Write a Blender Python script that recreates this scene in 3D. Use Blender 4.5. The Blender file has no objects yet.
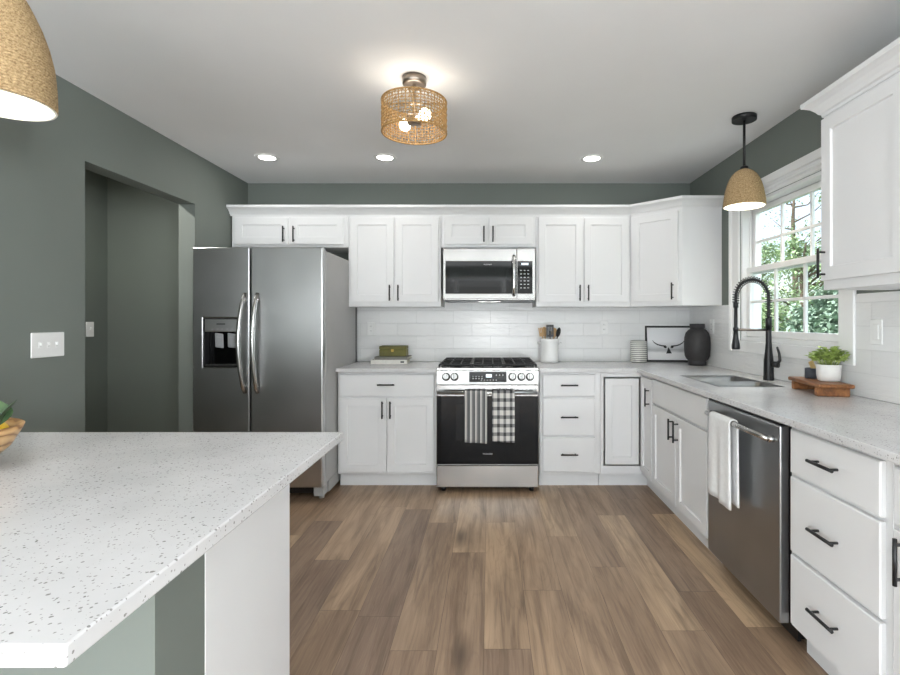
import bpy, bmesh, math, random
from mathutils import Vector, Matrix
random.seed(7)
R = math.radians
PI = math.pi
sc = bpy.context.scene
col = sc.collection

# ------------------------------------------------------------------ room constants (metres; x right, y away from the camera, z up)
EYE = 1.28
XL, XR, YB, YR = -2.142, 1.787, 4.444, -3.2
CEIL = 2.495
CT = 0.914                       # worktop height
UF = 4.139                       # face frame plane of the wall cabinets on the back wall
BF = 3.817                       # face frame plane of the base cabinets on the back wall
RF = 1.168                       # face frame plane of the base cabinets on the right wall
RU = 1.482                       # face frame plane of the wall cabinets on the right wall
UZ0, UZ1 = 1.391, 2.153

# ------------------------------------------------------------------ camera, world, exposure, lights
cam = bpy.data.cameras.new('camera')
cam.sensor_width = 36
cam.lens = 20.0
cam.shift_x = -39 / 900
cam.shift_y = -17.5 / 900
cam.clip_start = 0.02
co = bpy.data.objects.new('camera', cam)
col.objects.link(co)
co.location = (0, 0, EYE)
co.rotation_euler = (R(90), 0, 0)
sc.camera = co

sc.view_settings.view_transform = 'Standard'
sc.view_settings.look = 'None'
sc.view_settings.gamma = 1
sc.view_settings.use_curve_mapping = False
sc.view_settings.exposure = 0.34

w = bpy.data.worlds.new('sky')
sc.world = w
w.use_nodes = True
nt = w.node_tree
bg = nt.nodes['Background']
sky = nt.nodes.new('ShaderNodeTexSky')
sky.sky_type = 'NISHITA'
sky.sun_disc = False
sky.sun_elevation = R(48)
sky.sun_rotation = R(250)
sky.air_density = 1.0
sky.dust_density = 3.0
haze = nt.nodes.new('ShaderNodeMix'); haze.data_type = 'RGBA'; haze.inputs[0].default_value = .5; haze.inputs[7].default_value = (3.0, 3.1, 3.2, 1)
nt.links.new(sky.outputs[0], haze.inputs[6]); nt.links.new(haze.outputs[2], bg.inputs['Color'])
bg.inputs['Strength'].default_value = 0.40

def light(name, kind, loc, power, rot=(0, 0, 0), size=None, size_y=None, color=(1, 1, 1), parent=None, shape=None, spread=None, radius=None):
    l = bpy.data.lights.new(name, kind)
    l.energy = power
    l.color = color
    if kind == 'AREA':
        l.shape = shape or ('RECTANGLE' if size_y else 'SQUARE')
        l.size = size
        if size_y: l.size_y = size_y
        if spread: l.spread = spread
    if radius is not None: l.shadow_soft_size = radius
    o = bpy.data.objects.new(name, l)
    col.objects.link(o)
    o.location = loc
    o.rotation_euler = rot
    if parent: o.parent = parent
    return o

sun = light('sun', 'SUN', (-4, 6, 12), 5.5, (R(38), 0, R(-65)), color=(1, .95, .88))
sun.data.angle = R(3)
# fill lamp behind the camera, set outside the added rear glazing
light('rear_fill', 'AREA', (-0.2, YR - 0.25, 1.25), 20, (R(90), 0, 0), 3.3, 2.1, (0.92, 0.965, 1.0))
# low lamp added outside that glazing to brighten the ceiling
light('ceiling_fill', 'AREA', (-0.2, YR - 0.55, 0.25), 175, (R(122), 0, 0), 3.3, 0.9, (0.89, 0.95, 1.0))
# side lamps added to brighten cabinets and walls, outside two added windows
light('side_fill', 'AREA', (XL - .45, -2.2, 1.35), 240, (R(112), 0, R(-90)), 1.7, 1.2, (0.89, 0.95, 1.0))
light('side_fill', 'AREA', (XR + .45, -2.2, 1.35), 350, (R(112), 0, R(90)), 1.7, 1.2, (0.89, 0.95, 1.0))
# daylight arriving at the kitchen window, from the sky above the trees
light('daylight_kitchen', 'AREA', (3.3, 3.1, 3.3), 90, (R(0), R(52), 0), 2.0, 1.6, (0.92, 0.965, 1.0))

# ------------------------------------------------------------------ materials
def lin(c):
    return tuple(((v / 255) / 12.92 if v / 255 <= 0.04045 else ((v / 255 + 0.055) / 1.055) ** 2.4) for v in c) + (1,)

class N:
    def __init__(self, m):
        self.t = m.node_tree
        self.b = self.t.nodes['Principled BSDF']
    def new(self, kind, **kw):
        n = self.t.nodes.new(kind)
        for k, v in kw.items(): setattr(n, k, v)
        return n
    def link(self, a, b): self.t.links.new(a, b)
    def math(self, op, a, b=None, c=None):
        n = self.new('ShaderNodeMath', operation=op)
        for i, v in enumerate((a, b, c)):
            if v is None: continue
            if isinstance(v, (int, float)): n.inputs[i].default_value = v
            else: self.link(v, n.inputs[i])
        return n.outputs[0]
    def coords(self, scale=(1, 1, 1), kind='Object'):
        tc = self.new('ShaderNodeTexCoord')
        mp = self.new('ShaderNodeMapping')
        mp.inputs['Scale'].default_value = scale
        self.link(tc.outputs[kind], mp.inputs[0])
        return mp.outputs[0]
    def sep(self, vec):
        s = self.new('ShaderNodeSeparateXYZ'); self.link(vec, s.inputs[0]); return s.outputs
    def comb(self, x=0, y=0, z=0):
        s = self.new('ShaderNodeCombineXYZ')
        for i, v in enumerate((x, y, z)):
            if isinstance(v, (int, float)): s.inputs[i].default_value = v
            else: self.link(v, s.inputs[i])
        return s.outputs[0]
    def noise(self, vec, scale=5, detail=2, rough=.5, dist=0):
        n = self.new('ShaderNodeTexNoise')
        self.link(vec, n.inputs['Vector'])
        n.inputs['Scale'].default_value = scale; n.inputs['Detail'].default_value = detail
        n.inputs['Roughness'].default_value = rough; n.inputs['Distortion'].default_value = dist
        return n.outputs[0]
    def ramp(self, fac, stops, interp='LINEAR'):
        n = self.new('ShaderNodeValToRGB')
        n.color_ramp.interpolation = interp
        e = n.color_ramp.elements
        while len(e) < len(stops): e.new(.5)
        for i, (p, c) in enumerate(stops):
            e[i].position = p; e[i].color = lin(c) if len(c) == 3 else c
        self.link(fac, n.inputs[0])
        return n.outputs[0]
    def mix(self, fac, a, b, mode='MIX'):
        n = self.new('ShaderNodeMix', data_type='RGBA', blend_type=mode)
        if isinstance(fac, (int, float)): n.inputs[0].default_value = fac
        else: self.link(fac, n.inputs[0])
        for i, v in ((6, a), (7, b)):
            if isinstance(v, tuple): n.inputs[i].default_value = lin(v) if len(v) == 3 else v
            else: self.link(v, n.inputs[i])
        return n.outputs[2]
    def bump(self, h, strength=.3, dist=.01):
        n = self.new('ShaderNodeBump')
        n.inputs['Strength'].default_value = strength; n.inputs['Distance'].default_value = dist
        self.link(h, n.inputs['Height'])
        self.link(n.outputs[0], self.b.inputs['Normal'])

def mat(name, c=(200, 200, 200), rough=.5, metal=0, spec=None, emit=None, es=1, coat=None, aniso=None):
    m = bpy.data.materials.new(name)
    m.use_nodes = True
    b = m.node_tree.nodes['Principled BSDF']
    b.inputs['Base Color'].default_value = lin(c)
    b.inputs['Roughness'].default_value = rough
    b.inputs['Metallic'].default_value = metal
    if spec is not None: b.inputs['Specular IOR Level'].default_value = spec
    if coat: b.inputs['Coat Weight'].default_value = coat; b.inputs['Coat Roughness'].default_value = .08
    if aniso: b.inputs['Anisotropic'].default_value = aniso
    if emit:
        b.inputs['Emission Color'].default_value = lin(emit)
        b.inputs['Emission Strength'].default_value = es
    return m

def varied(name, c, rough=.5, amount=.06, scale=8, bump=.05, bscale=200, metal=0, stretch=(1, 1, 1), **kw):
    """A plain finish with slight mottling and fine surface texture."""
    m = mat(name, c, rough, metal, **kw)
    n = N(m)
    v = n.coords(stretch)
    f = n.noise(v, scale, 3)
    lo = tuple(max(0, int(x * (1 - amount))) for x in c); hi = tuple(min(255, int(x * (1 + amount))) for x in c)
    n.link(n.ramp(f, [(.3, lo), (.7, hi)]), n.b.inputs['Base Color'])
    if bump: n.bump(n.noise(v, bscale, 2), bump, .002)
    return m

M = {}
M['white'] = varied('white_cabinet_paint', (228, 228, 228), .38, .008, 3, .02, 60)
M['trimwhite'] = varied('white_trim_paint', (238, 238, 237), .35, .008, 3, .02, 60)
M['ceiling'] = varied('ceiling_paint', (236, 236, 236), .9, .006, 2, .04, 150)
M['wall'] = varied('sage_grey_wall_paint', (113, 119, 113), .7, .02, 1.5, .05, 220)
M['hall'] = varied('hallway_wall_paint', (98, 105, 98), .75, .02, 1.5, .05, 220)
M['black'] = varied('matt_black_metal', (24, 24, 25), .42, .08, 20, .02, 150)
M['plastic'] = varied('black_plastic', (20, 20, 21), .35, .05, 20, 0)
M['glassblack'] = mat('black_glass', (7, 7, 8), .05, 0, .25)
M['ovenglass'] = mat('oven_glass', (18, 18, 19), .05, 0, .3)
M['plate'] = varied('white_plastic', (232, 232, 230), .35, .01, 8, 0)
M['slot'] = mat('dark_slot', (40, 40, 40), .6)
M['chrome'] = mat('chrome', (215, 215, 215), .12, 1)
M['nickel'] = varied('brushed_nickel', (150, 140, 130), .35, .05, 40, 0, metal=1)
M['paddle'] = mat('pale_clear_plastic', (172, 174, 176), .15)
M['iron'] = varied('cast_iron', (30, 30, 31), .55, .15, 30, .15, 250)
M['knob'] = varied('knob_steel', (150, 150, 148), .2, .05, 30, 0, metal=1)
M['letter'] = mat('pale_lettering', (190, 190, 190), .4)
M['greyletter'] = mat('grey_lettering', (70, 70, 72), .4)
M['display'] = mat('lit_display', (220, 230, 235), .3, emit=(225, 238, 245), es=.8)

def steel(name, c, rough, vertical=False):
    m = mat(name, c, rough, 1, aniso=.5)
    n = N(m)
    v = n.coords((260, 260, 2) if vertical else (2, 2, 320))
    f = n.noise(v, 1, 3, .6)
    n.link(n.math('ADD', n.math('MULTIPLY', f, .016), rough - .008), n.b.inputs['Roughness'])
    k = n.noise(n.coords((1, 1, 1)), 2.0, 2)
    n.link(n.ramp(k, [(.3, tuple(int(x * .95) for x in c)), (.7, tuple(min(255, int(x * 1.05)) for x in c))]), n.b.inputs['Base Color'])
    return m
M['steel'] = steel('stainless_steel', (196, 195, 193), .26)
M['steeldark'] = steel('dark_stainless_steel', (184, 184, 184), .28)
M['steelpanel'] = steel('appliance_panel_steel', (158, 157, 155), .22)
M['steeldw'] = steel('dishwasher_steel', (172, 174, 176), .30)
M['silver'] = varied('silver_side_paint', (168, 167, 165), .45, .02, 3, .04, 200)
M['sinksteel'] = steel('sink_steel', (128, 128, 128), .42)

def glass_mat():
    m = bpy.data.materials.new('window_glass'); m.use_nodes = True
    t = m.node_tree; t.nodes.remove(t.nodes['Principled BSDF'])
    tr = t.nodes.new('ShaderNodeBsdfTransparent'); gl = t.nodes.new('ShaderNodeBsdfGlossy'); gl.inputs['Roughness'].default_value = .02
    fr = t.nodes.new('ShaderNodeMath'); fr.operation = 'POWER'; lw = t.nodes.new('ShaderNodeLayerWeight'); lw.inputs[0].default_value = .5; t.links.new(lw.outputs['Facing'], fr.inputs[0]); fr.inputs[1].default_value = 4.0
    mx = t.nodes.new('ShaderNodeMixShader')
    tr.inputs[0].default_value = (.93, .96, .96, 1)
    ml = t.nodes.new('ShaderNodeMath'); ml.operation = 'MULTIPLY'; ml.inputs[1].default_value = .35; t.links.new(fr.outputs[0], ml.inputs[0]); t.links.new(ml.outputs[0], mx.inputs[0]); t.links.new(tr.outputs[0], mx.inputs[1]); t.links.new(gl.outputs[0], mx.inputs[2])
    t.links.new(mx.outputs[0], t.nodes['Material Output'].inputs[0])
    return m
M['glass'] = glass_mat()

def quartz():
    m = mat('speckled_quartz', (226, 225, 223), .22)
    n = N(m)
    v = n.coords()
    base = n.ramp(n.noise(v, 6, 4), [(.35, (204, 203, 203)), (.65, (213, 212, 212))])
    wv = n.new('ShaderNodeVectorMath', operation='ADD')
    n.link(v, wv.inputs[0])
    ns = n.new('ShaderNodeTexNoise'); ns.inputs['Scale'].default_value = 60; n.link(v, ns.inputs['Vector'])
    sc_ = n.new('ShaderNodeVectorMath', operation='SCALE'); n.link(ns.outputs['Color'], sc_.inputs[0]); sc_.inputs['Scale'].default_value = .007
    n.link(sc_.outputs[0], wv.inputs[1])
    out = base
    for scale, lim, keep, c in ((100, .27, .30, (122, 119, 116)), (160, .33, .35, (150, 147, 144)), (78, .19, .50, (104, 101, 98))):
        vo = n.new('ShaderNodeTexVoronoi'); vo.inputs['Scale'].default_value = scale
        n.link(wv.outputs[0], vo.inputs['Vector'])
        sx = n.new('ShaderNodeSeparateColor'); n.link(vo.outputs['Color'], sx.inputs[0])
        near = n.math('LESS_THAN', vo.outputs['Distance'], n.math('MULTIPLY', sx.outputs[1], lim))
        pick = n.math('GREATER_THAN', sx.outputs[0], keep)
        out = n.mix(n.math('MULTIPLY', n.math('MULTIPLY', near, pick), .8), out, c)
    n.link(out, n.b.inputs['Base Color'])
    return m
M['quartz'] = quartz()

def tile(name, axis):
    m = mat(name, (232, 232, 231), .12)
    n = N(m)
    s = n.sep(n.coords())
    uv = n.comb(s[axis], n.math('SUBTRACT', s[2], CT), 0)
    sh = n.new('ShaderNodeVectorMath', operation='ADD'); n.link(uv, sh.inputs[0]); sh.inputs[1].default_value = (.315, 0.0, 0)
    br = n.new('ShaderNodeTexBrick')
    n.link(sh.outputs[0], br.inputs['Vector'])
    br.offset = .5
    br.inputs['Scale'].default_value = 1
    br.inputs['Brick Width'].default_value = .33; br.inputs['Row Height'].default_value = .1125
    br.inputs['Mortar Size'].default_value = .0016; br.inputs['Mortar Smooth'].default_value = .2
    br.inputs['Color1'].default_value = lin((233, 233, 232)); br.inputs['Color2'].default_value = lin((227, 227, 226))
    br.inputs['Mortar'].default_value = lin((213, 213, 212))
    n.link(br.outputs['Color'], n.b.inputs['Base Color'])
    wav = n.noise(n.comb(n.math('MULTIPLY', s[axis], 9), 0, n.math('MULTIPLY', s[2], 42)), 1, 3, .55, .4)
    h = n.math('SUBTRACT', n.math('MULTIPLY', wav, .55), n.math('MULTIPLY', br.outputs['Fac'], .35))
    n.bump(h, .8, .008)
    n.link(n.math('ADD', n.math('MULTIPLY', br.outputs['Fac'], .5), .10), n.b.inputs['Roughness'])
    return m
M['tile_back'] = tile('wavy_white_tile_back', 0)
M['tile_right'] = tile('wavy_white_tile_right', 1)

def planks():
    m = mat('oak_plank_floor', (150, 122, 98), .42)
    n = N(m)
    s = n.sep(n.coords())
    W, L = .182, 1.22
    u = n.math('DIVIDE', n.math('ADD', s[0], 10.03), W)
    cidx = n.math('FLOOR', u)
    wn = n.new('ShaderNodeTexWhiteNoise', noise_dimensions='1D'); n.link(cidx, wn.inputs['W'])
    v = n.math('DIVIDE', n.math('ADD', s[1], n.math('MULTIPLY', wn.outputs[0], L)), L)
    v = n.math('ADD', v, 20)
    ridx = n.math('FLOOR', v)
    wn2 = n.new('ShaderNodeTexWhiteNoise', noise_dimensions='2D'); n.link(n.comb(cidx, ridx, 0), wn2.inputs['Vector'])
    rnd = wn2.outputs[0]
    tone = n.ramp(rnd, [(0, (120, 97, 79)), (.2, (176, 148, 120)), (.4, (138, 115, 97)), (.6, (190, 161, 130)), (.8, (152, 126, 104)), (1, (202, 173, 140))])
    # grain, shifted for every plank
    ox = n.math('MULTIPLY', rnd, 91); oy = n.math('MULTIPLY', rnd, 53)
    X = n.math('ADD', s[0], ox); Y = n.math('ADD', s[1], oy)
    P3 = lambda a, b, z=0: n.comb(n.math('MULTIPLY', X, a), n.math('MULTIPLY', Y, b), z)
    streak = n.noise(P3(22, 1.3), 1, 5, .62, 1.1)
    g2 = n.noise(P3(150, 5, 3), 1, 4, .65, .3)
    big = n.noise(P3(7, 1.1, 5), 1, 3, .55, .6)
    fig = n.noise(P3(5.5, .75, 9), 1, 2, .5, .5)
    rings = n.math('ABSOLUTE', n.math('SUBTRACT', n.math('FRACT', n.math('MULTIPLY', fig, 16)), .5))
    c = n.mix(n.ramp(big, [(.34, (215, 215, 215)), (.60, (0, 0, 0))]), tone, n.mix(.68, tone, (92, 70, 56)))
    c = n.mix(n.ramp(streak, [(.46, (0, 0, 0)), (.70, (245, 245, 245))]), c, n.mix(.62, c, (74, 55, 43)))
    c = n.mix(n.ramp(rings, [(.02, (150, 150, 150)), (.16, (0, 0, 0))]), c, n.mix(.45, c, (92, 68, 50)))
    c = n.mix(n.ramp(g2, [(.48, (0, 0, 0)), (.70, (140, 140, 140))]), c, n.mix(.5, c, (208, 184, 154)))
    c = n.mix(n.ramp(g2, [(.30, (130, 130, 130)), (.45, (0, 0, 0))]), c, n.mix(.45, c, (70, 52, 40)))
    gx = n.math('MULTIPLY', X, 26); gy = n.math('MULTIPLY', Y, 1.7); g1 = streak
    # a few knots
    kv = n.comb(n.math('MULTIPLY', gx, .13), n.math('MULTIPLY', gy, .55), 0)
    vo = n.new('ShaderNodeTexVoronoi'); vo.inputs['Scale'].default_value = 1.1; n.link(kv, vo.inputs['Vector'])
    c = n.mix(n.ramp(vo.outputs['Distance'], [(.03, (255, 255, 255)), (.08, (210, 210, 210)), (.18, (0, 0, 0))]), c, n.mix(.78, c, (50, 35, 26)))
    # joints
    fu = n.math('FRACT', u); fv = n.math('FRACT', v)
    e1 = n.math('LESS_THAN', n.math('MINIMUM', fu, n.math('SUBTRACT', 1, fu)), .006)
    e2 = n.math('LESS_THAN', n.math('MINIMUM', fv, n.math('SUBTRACT', 1, fv)), .0011)
    e = n.math('MAXIMUM', e1, e2)
    c = n.mix(n.math('MULTIPLY', e, .6), c, (70, 54, 42))
    n.link(c, n.b.inputs['Base Color'])
    n.bump(n.math('SUBTRACT', n.math('MULTIPLY', g2, .3), e), .12, .002)
    n.link(n.math('ADD', n.math('MULTIPLY', g1, .15), .30), n.b.inputs['Roughness'])
    return m
M['floor'] = planks()

def wood(name, a, b, scale=(4, 40, 40), rough=.45, d=1.2):
    m = mat(name, a, rough)
    n = N(m)
    f = n.noise(n.coords(scale), 1, 4, .6, d)
    n.link(n.ramp(f, [(.3, a), (.7, b)]), n.b.inputs['Base Color'])
    n.bump(f, .08, .002)
    return m
M['acacia'] = wood('acacia_wood', (96, 56, 28), (168, 112, 66), (30, 3, 30))
M['spoonwood'] = wood('beech_wood', (190, 150, 100), (214, 178, 128), (40, 40, 4))
M['bamboo'] = wood('bamboo_wood', (206, 172, 112), (222, 192, 136), (30, 30, 5))

def bowl_wood():
    m = mat('olive_wood', (190, 150, 100), .35)
    n = N(m)
    v = n.coords((1, 1, 2.2))
    wv = n.new('ShaderNodeTexWave'); wv.wave_type = 'RINGS'; wv.inputs['Scale'].default_value = 7; wv.inputs['Distortion'].default_value = 9
    wv.inputs['Detail'].default_value = 2.5; wv.inputs['Detail Scale'].default_value = 1.2
    n.link(v, wv.inputs['Vector'])
    n.link(n.ramp(wv.outputs['Fac'], [(.04, (138, 96, 54)), (.22, (186, 144, 94)), (.9, (206, 168, 118))]), n.b.inputs['Base Color'])
    return m
M['olive'] = bowl_wood()

def rope(name, a, b):
    m = mat(name, a, .85)
    n = N(m)
    s = n.sep(n.coords())
    ang = n.math('ARCTAN2', s[1], s[0])
    v = n.comb(n.math('MULTIPLY', ang, 16), n.math('MULTIPLY', s[2], 150), 0)
    f = n.noise(v, 1, 4, .7, .5)
    gap = n.math('ABSOLUTE', n.math('SUBTRACT', n.math('FRACT', n.math('DIVIDE', s[2], .0085)), .5))
    c = n.ramp(f, [(.30, a), (.66, b)])
    c = n.mix(n.ramp(gap, [(.34, (0, 0, 0)), (.5, (150, 150, 150))]), c, (96, 70, 40))  # dark rows paint the valley shade between the windings
    n.link(c, n.b.inputs['Base Color'])
    n.bump(f, .8, .005)
    return m
M['rope'] = rope('seagrass_rope', (124, 95, 60), (208, 180, 136))
M['cane'] = wood('woven_cane', (134, 98, 54), (190, 152, 96), (60, 60, 60), .6)
M['shadelining'] = mat('white_shade_lining', (240, 238, 230), .6)
M['bulb'] = mat('lit_bulb', (255, 245, 225), .4, emit=(255, 236, 200), es=7)
M['lens'] = mat('lit_downlight_lens', (255, 255, 255), .4, emit=(255, 250, 242), es=9)

def stripes(name):
    m = mat(name, (200, 200, 198), .9)
    n = N(m)
    s = n.sep(n.coords())
    f = n.math('FRACT', n.math('ADD', n.math('MULTIPLY', s[0], 1 / .037), .5))
    c = n.ramp(f, [(0, (96, 97, 98)), (.38, (212, 210, 205)), (.55, (96, 97, 98)), (.62, (218, 216, 210)), (.72, (118, 118, 118)), (.80, (118, 118, 118))], 'CONSTANT')
    n.link(c, n.b.inputs['Base Color'])
    n.bump(n.noise(n.coords((500, 500, 500)), 1, 1), .3, .001)
    return m
def checks(name):
    m = mat(name, (200, 200, 198), .9)
    n = N(m)
    s = n.sep(n.coords())
    fx = n.math('LESS_THAN', n.math('FRACT', n.math('MULTIPLY', s[0], 1 / .046)), .42)
    fz = n.math('LESS_THAN', n.math('FRACT', n.math('MULTIPLY', s[2], 1 / .062)), .42)
    a = n.mix(fx, (216, 214, 209), (142, 141, 140))
    b = n.mix(fx, (138, 137, 136), (62, 62, 63))
    n.link(n.mix(fz, a, b), n.b.inputs['Base Color'])
    n.bump(n.noise(n.coords((500, 500, 500)), 1, 1), .3, .001)
    return m
M['striped'] = stripes('grey_striped_linen')
M['checked'] = checks('black_checked_linen')
M['waffle'] = varied('white_waffle_cotton', (232, 232, 231), .95, .015, 60, .5, 450)
M['olivepaint'] = varied('olive_leather', (92, 88, 34), .6, .12, 14, .25, 180)
M['brass'] = mat('brass', (205, 175, 100), .3, 1)
M['bookgrey'] = varied('grey_book_cover', (120, 117, 110), .7, .05, 30, .05)
M['bookwhite'] = varied('white_book_cover', (226, 223, 216), .6, .02, 30, .03)
M['pages'] = varied('paper_pages', (206, 200, 186), .9, .05, 60, .2, 300, stretch=(1, 1, 30))
M['ceramic'] = varied('white_glazed_ceramic', (236, 236, 234), .25, .01, 10, 0)
M['potwhite'] = varied('matt_white_ceramic', (234, 232, 229), .5, .02, 30, .1, 200)
M['vase'] = varied('charcoal_ribbed_ceramic', (50, 49, 50), .6, .08, 20, .15, 150)
M['cup'] = varied('dark_stone_cup', (62, 66, 74), .6, .1, 30, .1, 200)
M['soil'] = varied('potting_soil', (52, 40, 30), .95, .3, 60, .6, 120)
def leafmat(name, a, b, rough=.5, scale=40):
    m = mat(name, a, rough)
    n = N(m)
    n.link(n.ramp(n.noise(n.coords(), scale, 2), [(.3, a), (.7, b)]), n.b.inputs['Base Color'])
    n.b.inputs['Subsurface Weight'].default_value = 0
    return m
M['herb'] = leafmat('light_green_leaf', (136, 164, 70), (204, 220, 136))
M['lemonleaf'] = leafmat('dark_green_leaf', (44, 66, 40), (74, 98, 62), .4)
M['lemon'] = varied('lemon_peel', (238, 200, 36), .45, .05, 12, .3, 140)
M['bark'] = varied('tree_bark', (96, 84, 72), .9, .2, 6, .4, 30)
M['leaf_a'] = leafmat('tree_leaf_green', (128, 154, 112), (178, 198, 156), .6, 1.5)
M['leaf_b'] = leafmat('tree_leaf_blue_green', (122, 148, 130), (168, 188, 168), .6, 1.5)
M['lawn'] = varied('lawn', (92, 116, 66), .9, .15, 3, .5, 60)
M['printpaper'] = mat('photo_paper', (206, 207, 208), .5)
def fog_print():
    m = mat('misty_photo_print', (190, 190, 190), .4)
    n = N(m)
    s = n.sep(n.coords())
    f = n.math('ADD', n.math('MULTIPLY', s[2], 3.2), n.math('MULTIPLY', n.noise(n.coords((14, 14, 60)), 1, 3), .10))
    n.link(n.ramp(f, [(.15, (240, 240, 241)), (.30, (236, 236, 237)), (.38, (182, 183, 184)), (.46, (212, 213, 214)), (.62, (240, 240, 242)), (1, (230, 231, 233))]), n.b.inputs['Base Color'])
    return m
M['fog'] = fog_print()
M['ink'] = mat('black_print_ink', (28, 28, 29), .5)
M['greyink'] = mat('grey_print_ink', (96, 96, 97), .5)
def ribbed_metal():
    m = mat('ribbed_grey_glass', (190, 190, 186), .25)
    n = N(m)
    s = n.sep(n.coords())
    f = n.math('FRACT', n.math('MULTIPLY', s[2], 1 / .0165))
    n.link(n.ramp(f, [(.0, (120, 120, 116)), (.4, (150, 150, 146)), (.55, (228, 227, 222)), (.95, (228, 227, 222))]), n.b.inputs['Base Color'])
    return m
M['ribbed'] = ribbed_metal()

# ------------------------------------------------------------------ mesh building
class MB:
    def __init__(s): s.v = []; s.f = []; s.mi = []; s.sm = []
    def add(s, vs, fs, mi=0, smooth=False):
        o = len(s.v); s.v += [tuple(v) for v in vs]
        for f in fs: s.f.append([i + o for i in f]); s.mi.append(mi); s.sm.append(smooth)
        return s
    def bm(s, b, mi=0, smooth=False):
        b.verts.index_update()
        s.add([v.co[:] for v in b.verts], [[v.index for v in f.verts] for f in b.faces], mi, smooth); b.free(); return s
    def box(s, x0, x1, y0, y1, z0, z1, b=0, mi=0, seg=1):
        bm = bmesh.new(); bmesh.ops.create_cube(bm, size=1)
        for v in bm.verts: v.co = (x0 + (v.co.x + .5) * (x1 - x0), y0 + (v.co.y + .5) * (y1 - y0), z0 + (v.co.z + .5) * (z1 - z0))
        if b: bmesh.ops.bevel(bm, geom=bm.edges[:], offset=b, segments=seg, affect='EDGES', profile=.5)
        return s.bm(bm, mi)
    def lathe(s, prof, n=32, c=(0, 0, 0), mi=0, smooth=True, cap0=True, cap1=True, lobes=None):
        vs = []; fs = []
        for r, z in prof:
            for k in range(n):
                a = 2 * PI * k / n
                rr = r * (lobes(a, z) if lobes else 1)
                vs.append((c[0] + rr * math.cos(a), c[1] + rr * math.sin(a), c[2] + z))
        for i in range(len(prof) - 1):
            for k in range(n):
                k2 = (k + 1) % n
                fs.append([i * n + k, i * n + k2, (i + 1) * n + k2, (i + 1) * n + k])
        s.add(vs, fs, mi, smooth)
        o = len(s.v) - len(vs)
        if cap0: s.f.append([o + k for k in reversed(range(n))]); s.mi.append(mi); s.sm.append(False)
        if cap1: s.f.append([o + (len(prof) - 1) * n + k for k in range(n)]); s.mi.append(mi); s.sm.append(False)
        return s
    def tube(s, path, r, n=10, mi=0, closed=False, smooth=True):
        P = [Vector(p) for p in path]; m = len(P)
        rs = r if isinstance(r, (list, tuple)) else [r] * m
        T = []
        for i in range(m):
            a = P[(i - 1) % m] if (i or closed) else P[0]; b = P[(i + 1) % m] if (i < m - 1 or closed) else P[-1]
            T.append((b - a).normalized())
        up = Vector((0, 0, 1)) if abs(T[0].z) < .9 else Vector((1, 0, 0))
        u = T[0].cross(up).normalized(); vs = []; fs = []
        for i in range(m):
            u = (u - T[i] * u.dot(T[i])).normalized(); v = T[i].cross(u)
            for k in range(n):
                a = 2 * PI * k / n
                vs.append(P[i] + (u * math.cos(a) + v * math.sin(a)) * rs[i])
        for i in range(m if closed else m - 1):
            j = (i + 1) % m
            for k in range(n):
                k2 = (k + 1) % n
                fs.append([i * n + k, j * n + k, j * n + k2, i * n + k2])
        if not closed:
            fs.append([k for k in range(n)]); fs.append([(m - 1) * n + k for k in reversed(range(n))])
        return s.add(vs, fs, mi, smooth)
    def cyl(s, a, b, r, n=16, mi=0, r2=None):
        return s.tube([a, b], [r, r if r2 is None else r2], n, mi)
    def prism(s, poly, z0, z1, mi=0):
        n = len(poly)
        vs = [(x, y, z0) for x, y in poly] + [(x, y, z1) for x, y in poly]
        fs = [list(reversed(range(n))), list(range(n, 2 * n))] + [[k, (k + 1) % n, n + (k + 1) % n, n + k] for k in range(n)]
        return s.add(vs, fs, mi)
    def ball(s, c, rx, ry=None, rz=None, n=20, m=12, mi=0, rot=None):
        ry = ry or rx; rz = rz or rx
        vs = [(0, 0, -rz)]; fs = []
        for i in range(1, m):
            t = -PI / 2 + PI * i / m
            for k in range(n):
                a = 2 * PI * k / n
                vs.append((rx * math.cos(t) * math.cos(a), ry * math.cos(t) * math.sin(a), rz * math.sin(t)))
        vs.append((0, 0, rz)); top = len(vs) - 1
        for k in range(n):
            k2 = (k + 1) % n
            fs.append([0, 1 + k2, 1 + k]); fs.append([top, 1 + (m - 2) * n + k, 1 + (m - 2) * n + k2])
            for i in range(m - 2): fs.append([1 + i * n + k, 1 + i * n + k2, 1 + (i + 1) * n + k2, 1 + (i + 1) * n + k])
        mt = rot or Matrix.Identity(3)
        return s.add([Vector(c) + mt @ Vector(v) for v in vs], fs, mi, True)
    def rings(s, x0, x1, z0, z1, prof, mi=0):
        """rectangular panel: prof = [(inset, y), ...] from the back outer ring to the innermost front ring, closed at both ends"""
        vs = []; fs = []
        for d, y in prof: vs += [(x0 + d, y, z0 + d), (x1 - d, y, z0 + d), (x1 - d, y, z1 - d), (x0 + d, y, z1 - d)]
        for i in range(len(prof) - 1):
            for k in range(4):
                k2 = (k + 1) % 4
                fs.append([i * 4 + k, i * 4 + k2, i * 4 + 4 + k2, i * 4 + 4 + k])
        fs.append([3, 2, 1, 0]); o = 4 * (len(prof) - 1); fs.append([o, o + 1, o + 2, o + 3])
        return s.add(vs, fs, mi)
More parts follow.
